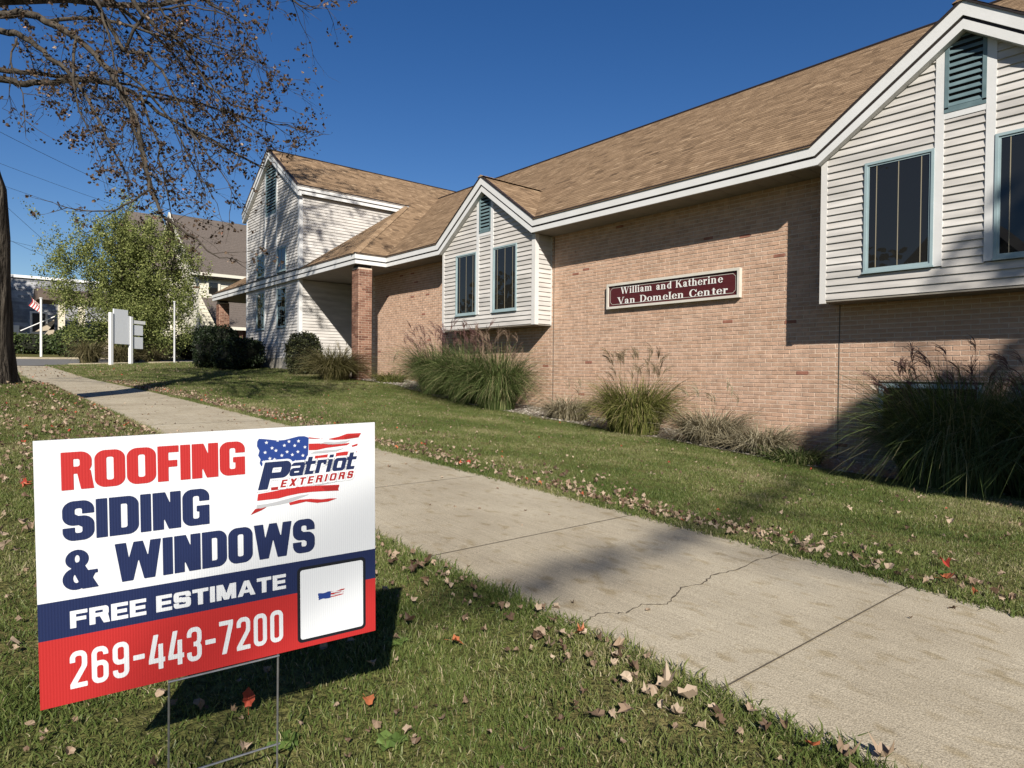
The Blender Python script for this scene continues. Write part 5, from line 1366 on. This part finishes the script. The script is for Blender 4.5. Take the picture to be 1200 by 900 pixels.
def flag():
    root = thing('flag', 'small striped flag on a short angled staff by the far porch post', 'flag', (-59.8, 4.55, 4.75)); root.scale = (.75, .75, .75)
    s = MB(); s.tube([(0, .5, -.5), (0, -.45, .95)], .025, 6); s.build('staff', flat('staff_wood', (.2,.15,.1)), root)
    red, wh, bl = flat('flag_red', (.42,.05,.05)), flat('flag_white', (.72,.72,.70)), flat('flag_blue', (.04,.05,.14))
    for i in range(9):
        q = MB(); a0, a1 = i/9, (i+1)/9
        P = lambda u, v: (.04*math.sin(6*v+4*u), -.33+.75*u+(.10)*math.sin(4*v)-.35*v*(1-u)*.5, .72-.75*u*.9-1.0*v*.75)
        for j in range(4): q.poly([P(a0, j/4), P(a1, j/4), P(a1, (j+1)/4), P(a0, (j+1)/4)])
        q.build('stripe', red if i % 2 == 0 else wh, root)
flag()

# overhead wires, strung between points beyond both edges of the view
def wires():
    ws = [((-40,-1,12.5),(-47,14,9.7),'upper sagging overhead wire at far left'),((-52,-3,14.3),(-60,20,11.2),'thick overhead wire above the feathery tree'),((-52,-3,12.9),(-60,20,10.0),'overhead wire just below the thickest one'),
          ((-52,-2,14.8),(-60,12,3.6),'steep service wire slanting down to the grey roof'),((-55,-2,11.0),(-62,12,6.4),'thin wire slanting toward the grey roof'),((-60,-3,10.6),(-66,14,9.2),'thin faint wire above the grey roof')]
    m = flat('wire_black', (.02,.02,.02), .6)
    for a, b, l in ws:
        a, b = Vector(a), Vector(b); n = 14; sag = .45; mb = MB()
        mb.tube([a+(b-a)*(i/n)-Vector((0, 0, sag*4*(i/n)*(1-i/n))) for i in range(n+1)], .011, 5)
        o = mb.build('overhead_wire', m); tag(o, l, 'wire', 'overhead wires')
wires()
def street_tree():
    rr = random.Random(77); root = thing('street_tree', 'leafy street tree beyond the left edge that shades the grey roofed building', 'tree', (-54, -4.5, 1)); rl = Vector((-54, -4.5, 1))
    t = MB(); t.tube([(-54,-4.5,.6),(-54,-4.6,12)], [.3,.12], 8); o = t.build('trunk', M['bark'], root); o.location = -rl
    lv = MB(); blob_leaves(lv, (-54,-4.7,13.6), (3.6,3.2,3.0), 3000, rr, .45, .1); o = lv.build('crown', leafmat('street_leaves', [(0,(.03,.04,.012)),(1,(.12,.12,.04))]), root, kind='stuff'); o.location = -rl
street_tree()
# house and tree across the street (they show only in the window glass)
def trees_across():
    rr = random.Random(88); g = leafmat('far_leaves', [(0, (.03,.035,.012)), (.6, (.09,.085,.03)), (1, (.17,.12,.05))])
    for x, y, z, r, n, l in ((-62,-9,4.6,5.0,1500,'spreading tree across the street, farthest down the road'),(-47,-19,5.2,4.2,1000,'tree left of the house across the street'),(-20,-27,6.5,4.2,520,'thin crowned tree between the two roofs across the street'),(-6,-30,7,3.8,420,'small tree right of the houses across the street')):
        root = thing('far_tree', l, 'tree', (x, y, -.5)); t = MB(); t.tube([(0,0,0),(0,0,z)], [.3,.15], 7); t.build('trunk', M['bark'], root)
        lv = MB(); blob_leaves(lv, (0,0,z+.6), (r,r*.9,r*.95), n, rr, .55, .2); lv.build('crown', g, root, kind='stuff')
trees_across()
def across():
    root = thing('house_across', 'dark gabled house across the street mirrored in the windows', 'house', (-32, -19, -.5)); rl = Vector((-32, -19, -.5))
    w_ = mat('house_wall', (.13,.12,.11), (.18,.17,.15)); r_2 = mat('house_roof', (.06,.05,.045), (.09,.08,.07))
    for cx, cy in ((-32, -19), (-11, -20)):
        mb = MB(); mb.box((cx-4, cy-8, -1), (cx+4, cy, 4.2)); mb.prism([(cx-4,cy,4.2),(cx+4,cy,4.2),(cx,cy,8.6)], (0, -8, 0)); o = mb.build('wall', w_, root); o.location = -rl
        mb = MB()
        for s in (1, -1): mb.prism([(cx+s*4.4,cy+.4,3.8),(cx,cy+.4,8.7),(cx,cy+.4,8.9),(cx+s*4.4,cy+.4,4.0)], (0, -8.8, 0))
        o = mb.build('roof', r_2, root); o.location = -rl
across()

# ------------------------------------------------------------------ lawn grass: instanced tufts, thick near the walk
def lawn():
    rr = random.Random(5)
    gm = leafmat('lawn_blades', [(0, (.055,.088,.018)), (.4, (.125,.17,.042)), (.7, (.215,.235,.078)), (.86, (.34,.30,.15)), (1, (.50,.43,.27))], trans=.3, rough=.45)
    n = gm.node_tree.nodes; L = gm.node_tree.links      # broad patches of drier and greener turf (true colour of the turf)
    geo = n.new('ShaderNodeNewGeometry'); nz = n.new('ShaderNodeTexNoise'); nz.inputs['Scale'].default_value = .9; nz.inputs['Detail'].default_value = 4; L.new(geo.outputs['Position'], nz.inputs[0])
    oi = n.new('ShaderNodeObjectInfo'); ad = n.new('ShaderNodeMath'); ad.operation = 'ADD'; mr = n.new('ShaderNodeMapRange'); mr.inputs[1].default_value = .35; mr.inputs[2].default_value = .68; mr.inputs[3].default_value = -.22; mr.inputs[4].default_value = .30
    L.new(nz.outputs[0], mr.inputs[0])
    at = [x for x in n if x.type == 'ATTRIBUTE'][0]; rp = at.outputs['Fac'].links[0].to_socket
    m2 = n.new('ShaderNodeMath'); m2.operation = 'MULTIPLY_ADD'; m2.inputs[1].default_value = .18; L.new(oi.outputs['Random'], m2.inputs[0]); L.new(at.outputs['Fac'], m2.inputs[2])
    L.new(m2.outputs[0], ad.inputs[0]); L.new(mr.outputs[0], ad.inputs[1]); L.new(ad.outputs[0], rp)
    coll = bpy.data.collections.new('turf_tufts')
    for k in range(8):
        mb = MB()
        for _ in range(17):
            a = rr.uniform(0, 6.28); r = .045*math.sqrt(rr.random()); p = Vector((r*math.cos(a), r*math.sin(a), -.006)); h = rr.uniform(.010, .033)*(1.4 if k == 7 else 1); ln = Vector((rr.gauss(0, .6), rr.gauss(0, .6), 0))*h*.8; sd = Vector((rr.gauss(0, 1), rr.gauss(0, 1), 0)).normalized()*rr.uniform(.0011, .002)
            q = p+ln*.35+Vector((0, 0, h*.6)); t = p+ln+Vector((0, 0, h*rr.uniform(.75, 1))); to = min(1, max(0, rr.gauss(.40, .17)+(.5 if rr.random() < .06 else 0)))
            mb.add([p-sd, p+sd, q+sd*.8, q-sd*.8, t], [(0,1,2,3), (3,2,4)], to)
        coll.objects.link(bpy.data.objects.new('grass_tuft', mb.mesh('grass_tuft', gm)))
    pts = []
    def fill(x0, x1, y0, y1, per, smin, smax, ok=lambda x, y: True):
        k = int((x1-x0)*(y1-y0)*per)
        for _ in range(k):
            x, y = rr.uniform(x0, x1), rr.uniform(y0, y1)
            if 1.60 < y < 3.125 or not ok(x, y): continue
            pts.append((x, y, terr(x, y), rr.uniform(smin, smax)))
    seen = lambda x, y: y > .02*x-.6*0-.55 and (y > -x*.0-.4) and (-x*.95+.1 > -y*.0)
    def front(x, y):   # inside the camera's wedge with a margin for a step to either side
        a = math.degrees(math.atan2(-x, max(y, -5)+0.0)) if (x or y) else 0
        return -20 < a < 100
    fill(-3.4, .3, -.9, 1.6, 1350, .75, 1.25, front); fill(-7, -3.4, -.9, 1.6, 620, .9, 1.3); fill(-16, -7, -1.2, 1.6, 300, 1.1, 1.6)
    fill(-4.2, .6, 3.12, 4.6, 850, .85, 1.25, front); fill(-4.2, .6, 4.6, 8.95, 430, 1.0, 1.5, front); fill(-9, -4.2, 3.12, 8.95, 380, 1.0, 1.5); fill(-16, -9, 3.12, 8.9, 230, 1.2, 1.8); fill(-24, -16, 3.12, 8.6, 130, 1.5, 2.2); fill(-36.5, -24, 3.12, 11, 45, 2, 3); fill(-36.5, -16, -1.5, 1.6, 60, 1.8, 2.6)
    for _ in range(4600):     # ragged edges leaning over the concrete
        e = rr.choice((1.6, 3.12)); x = -rr.random()**1.5*14+.3; y = e+rr.gauss(0, .012)+(-.012 if e == 1.6 else .012); pts.append((x, y, sw(x)-.004, rr.choice((rr.uniform(.8, 1.3), rr.uniform(1.1, 1.9)))))
    me = bpy.data.meshes.new('lawn_points'); me.from_pydata([p[:3] for p in pts], [], [])
    a = me.attributes.new('size', 'FLOAT', 'POINT'); a.data.foreach_set('value', [p[3] for p in pts])
    o = bpy.data.objects.new('lawn_grass', me); link(o); tag(o, 'short green autumn lawn grass', 'grass', kind='stuff')
    g = bpy.data.node_groups.new('scatter_turf', 'GeometryNodeTree'); g.interface.new_socket('Geometry', in_out='INPUT', socket_type='NodeSocketGeometry'); g.interface.new_socket('Geometry', in_out='OUTPUT', socket_type='NodeSocketGeometry')
    N, K = g.nodes, g.links; gi, go = N.new('NodeGroupInput'), N.new('NodeGroupOutput')
    ip = N.new('GeometryNodeInstanceOnPoints'); ci = N.new('GeometryNodeCollectionInfo'); ci.inputs['Collection'].default_value = coll; ci.inputs['Separate Children'].default_value = True; ci.inputs['Reset Children'].default_value = True
    ip.inputs['Pick Instance'].default_value = True
    rv = N.new('FunctionNodeRandomValue'); rv.data_type = 'FLOAT_VECTOR'; rv.inputs[0].default_value = (-.15, -.15, 0); rv.inputs[1].default_value = (.15, .15, 6.283)
    na = N.new('GeometryNodeInputNamedAttribute'); na.data_type = 'FLOAT'; na.inputs['Name'].default_value = 'size'
    K.new(gi.outputs[0], ip.inputs['Points']); K.new(ci.outputs[0], ip.inputs['Instance']); K.new(rv.outputs[0], ip.inputs['Rotation']); K.new(na.outputs['Attribute'], ip.inputs['Scale']); K.new(ip.outputs[0], go.inputs[0])
    md = o.modifiers.new('scatter', 'NODES'); md.node_group = g
lawn()

# ------------------------------------------------------------------ fallen leaves
def leaf_shape(rr, s):
    """a curled maple leaf: lobed outline raised along its veins; returns verts, faces"""
    k = rr.uniform(.25, 1.0); lo = lambda r: .78+(r-.78)*k; ang = [(a, lo(r)*rr.uniform(.8, 1.15)) for a, r in [(-90, .45), (-62, .6), (-40, .5), (-12, .92), (12, .58), (38, .98), (62, .6), (90, 1.1), (118, .6), (142, .98), (168, .58), (192, .92), (220, .5), (242, .6)]]
    cu, cv, fx = rr.uniform(.2, 1.5), rr.uniform(-.9, 1.2), rr.uniform(-1.5, 1.5); v = [(0, 0, .0)]
    for a, r in ang:
        a = math.radians(a); x, y = r*math.cos(a)*s*.5*rr.uniform(.88, 1.08), r*math.sin(a)*s*.5*rr.uniform(.88, 1.08)
        v.append((x*(1-.25*cu), y, (cu*(x*x)+cv*(y*y)+fx*x*y*.6)*1.7/s+rr.uniform(0, .13)*s))
    n = len(ang); f = [(0, 1+i, 1+(i+1) % n) for i in range(n)]
    v += [(0, -.15*s, 0), (.02*s, -.62*s, .02*s), (.0, -.62*s, .03*s)]; f.append((n+1, n+2, n+3))
    return v, f
M['litter'] = leafmat('fallen_leaves', [(0, (.06,.035,.022)), (.3, (.15,.095,.06)), (.6, (.30,.21,.14)), (.86, (.50,.39,.28)), (.9, (.48,.17,.07)), (1, (.42,.05,.04))], trans=.15)
def litter():
    rr = random.Random(12)
    shapes = [leaf_shape(rr, 1.0) for _ in range(14)]
    mb = MB()
    def put(x, y, s, tone, lift=.02, tilt=.45):
        v, f = rr.choice(shapes); q = Matrix.Rotation(rr.uniform(0, 6.28), 3, 'Z') @ Matrix.Rotation(rr.gauss(0, tilt), 3, 'X') @ Matrix.Rotation(rr.gauss(0, tilt), 3, 'Y')
        if rr.random() < .3: q = q @ Matrix.Rotation(math.pi, 3, 'X')
        w = [q @ (Vector(p)*s) for p in v]; mz = min(p.z for p in w); o = Vector((x, y, (sw(x) if 1.6 <= y <= 3.12 else terr(x, y))+lift-mz*.75)); mb.add([p+o for p in w], f, tone)
    def tone():
        u = rr.random(); return rr.uniform(.1, .6) if u < .42 else (rr.uniform(.6, .87) if u < .965 else rr.uniform(.9, 1))
    for _ in range(2300):    # drift along the far edge of the walk
        x = -1.2-rr.random()**.9*20; y = 3.14+abs(rr.gauss(0, .34))*(1+.7*math.sin(x*2.1)*math.sin(x*.83+1)); put(x, y, rr.uniform(.025, .06), tone())
    for _ in range(1100):    # scattered over the lawn
        x = -.5-rr.random()*22; y = 3.2+rr.random()**1.5*5.2; put(x, y, rr.uniform(.022, .05), tone())
    for _ in range(3000):    # thick under the maple
        x = -2.2-rr.random()**.8*17; y = 1.55-rr.random()**1.3*2.6; put(x, y, rr.uniform(.035, .07), tone())
    for _ in range(420):     # near verge
        x = -.1-rr.random()*3.2; y = 1.6-rr.random()*1.9; put(x, y, rr.uniform(.014, .038), tone()*.8)
    for _ in range(260):     # near verge beside the walk
        x = -.2-rr.random()*6; y = 1.58-abs(rr.gauss(0, .16)); put(x, y, rr.uniform(.02, .055), tone())
    for _ in range(150):     # on the concrete
        x = -.3-rr.random()**.8*18; y = rr.uniform(1.62, 3.1); put(x, y, rr.uniform(.02, .045), tone(), .0, .2)
    for _ in range(90):
        x = -.6-rr.random()*3.2; y = 3.13+abs(rr.gauss(0, .13)); put(x, y, rr.uniform(.03, .06), tone())
    for _ in range(500):
        x = -24-rr.random()*10; y = rr.uniform(-.5, 9); put(x, y, rr.uniform(.05, .09), tone())
    tag(mb.build('leaf_litter', M['litter']), 'scattered dry brown and tan fallen leaves', 'leaves', kind='stuff')
    # the larger leaves one can point to
    big = [(-1.07, 1.46, .085, .80, 'large pale curled dead leaf beside the walk edge, left one of the pair'), (-1.01, 1.48, .08, .78, 'large pale curled dead leaf touching its twin beside the walk edge'),
           (-1.05, 3.63, .09, .99, 'bright red maple leaf lying in the right lawn'), (-1.46, 5.14, .10, .84, 'large pale leaf lying flat in the middle of the right lawn'),
           (-1.60, .535, .06, .97, 'bright red leaf standing upright in the grass between the sign wires'), (-1.46, .78, .045, .91, 'small orange brown leaf below the right end of the sign shadow'),
           (-1.61, 1.15, .055, .91, 'orange leaf standing in the grass right of the sign shadow'), (-.6, 1.68, .08, .7, 'big pale brown leaf at the bottom edge of the walk'),
           (-.66, 1.60, .07, .55, 'dark curled leaf at the lower right grass corner'), (-.70, 1.52, .06, .93, 'orange red leaf at the lower right grass corner'),
           (-1.08, 1.2, .06, .45, 'brown curled leaf in the leaf group on the lower verge'), (-1.06, 1.29, .06, .6, 'tan curled leaf in the leaf group on the lower verge'),
           (-1.53, 1.42, .065, .66, 'tan folded leaf lying flat midway between sign and walk'), (-1.48, 1.56, .05, .91, 'orange leaf in the grass at the edge of the cracked slab'),
           (-1.84, 1.13, .05, .12, 'dark brown leaf on the grass midway between sign and walk'), (-.95, 3.3, .07, .92, 'orange red leaf in the grass by the right picture edge')]
    for x, y, s, t, l in big:
        m_ = MB(); v, f = leaf_shape(rr, 1.0); up = 'upright' in l
        q = Matrix.Rotation(rr.uniform(0, 6.28), 3, 'Z') @ Matrix.Rotation(math.radians(75) if up else rr.gauss(0, .25), 3, 'X')
        if up: q = Matrix.Rotation(math.radians(70), 3, 'Z') @ Matrix.Rotation(math.radians(70), 3, 'X')
        w = [q @ (Vector(p)*s) for p in v]; mz = min(p.z for p in w); m_.add(w, f, t)
        o = m_.build('fallen_leaf', M['litter']); o.location = (x, y, (sw(x) if 1.6 <= y <= 3.12 else terr(x, y)+.02)-mz*.8+.004); tag(o, l, 'leaf', 'larger fallen leaves')
    # broad leaved weeds in the near grass
    wm = leafmat('weed_leaves', [(0, (.07,.12,.025)), (1, (.16,.24,.06))], trans=.3)
    for x, y, k, l in ((-1.44, .56, 7, 'broad leaved weed beside the right sign wire at the bottom edge'), (-1.30, .75, 6, 'broad leaved weed well right of the sign wires at the bottom'), (-1.0, 3.5, 6, 'light green weed beside the red leaf on the right lawn'), (-1.75, 1.02, 6, 'pale green weed right of the sign shadow')):
        m_ = MB()
        for i in range(k):
            a = 6.28*i/k+rr.uniform(-.3, .3); L_ = rr.uniform(.025, .05); d = Vector((math.cos(a), math.sin(a), .35)); s_ = Vector((-d.y, d.x, 0))*L_*.38
            m_.add([(0, 0, .01), d*L_*.45+s_, d*L_*.85+s_*.7, d*L_-Vector((0,0,.01)), d*L_*.85-s_*.7, d*L_*.45-s_, d*L_*.5-Vector((0,0,.006))], [(0,1,6),(1,2,6),(2,3,6),(3,4,6),(4,5,6),(5,0,6)], rr.random())
        o = m_.build('weed', wm); o.location = (x, y, terr(x, y)+.004); tag(o, l, 'weed', 'broad leaved weeds')
litter()
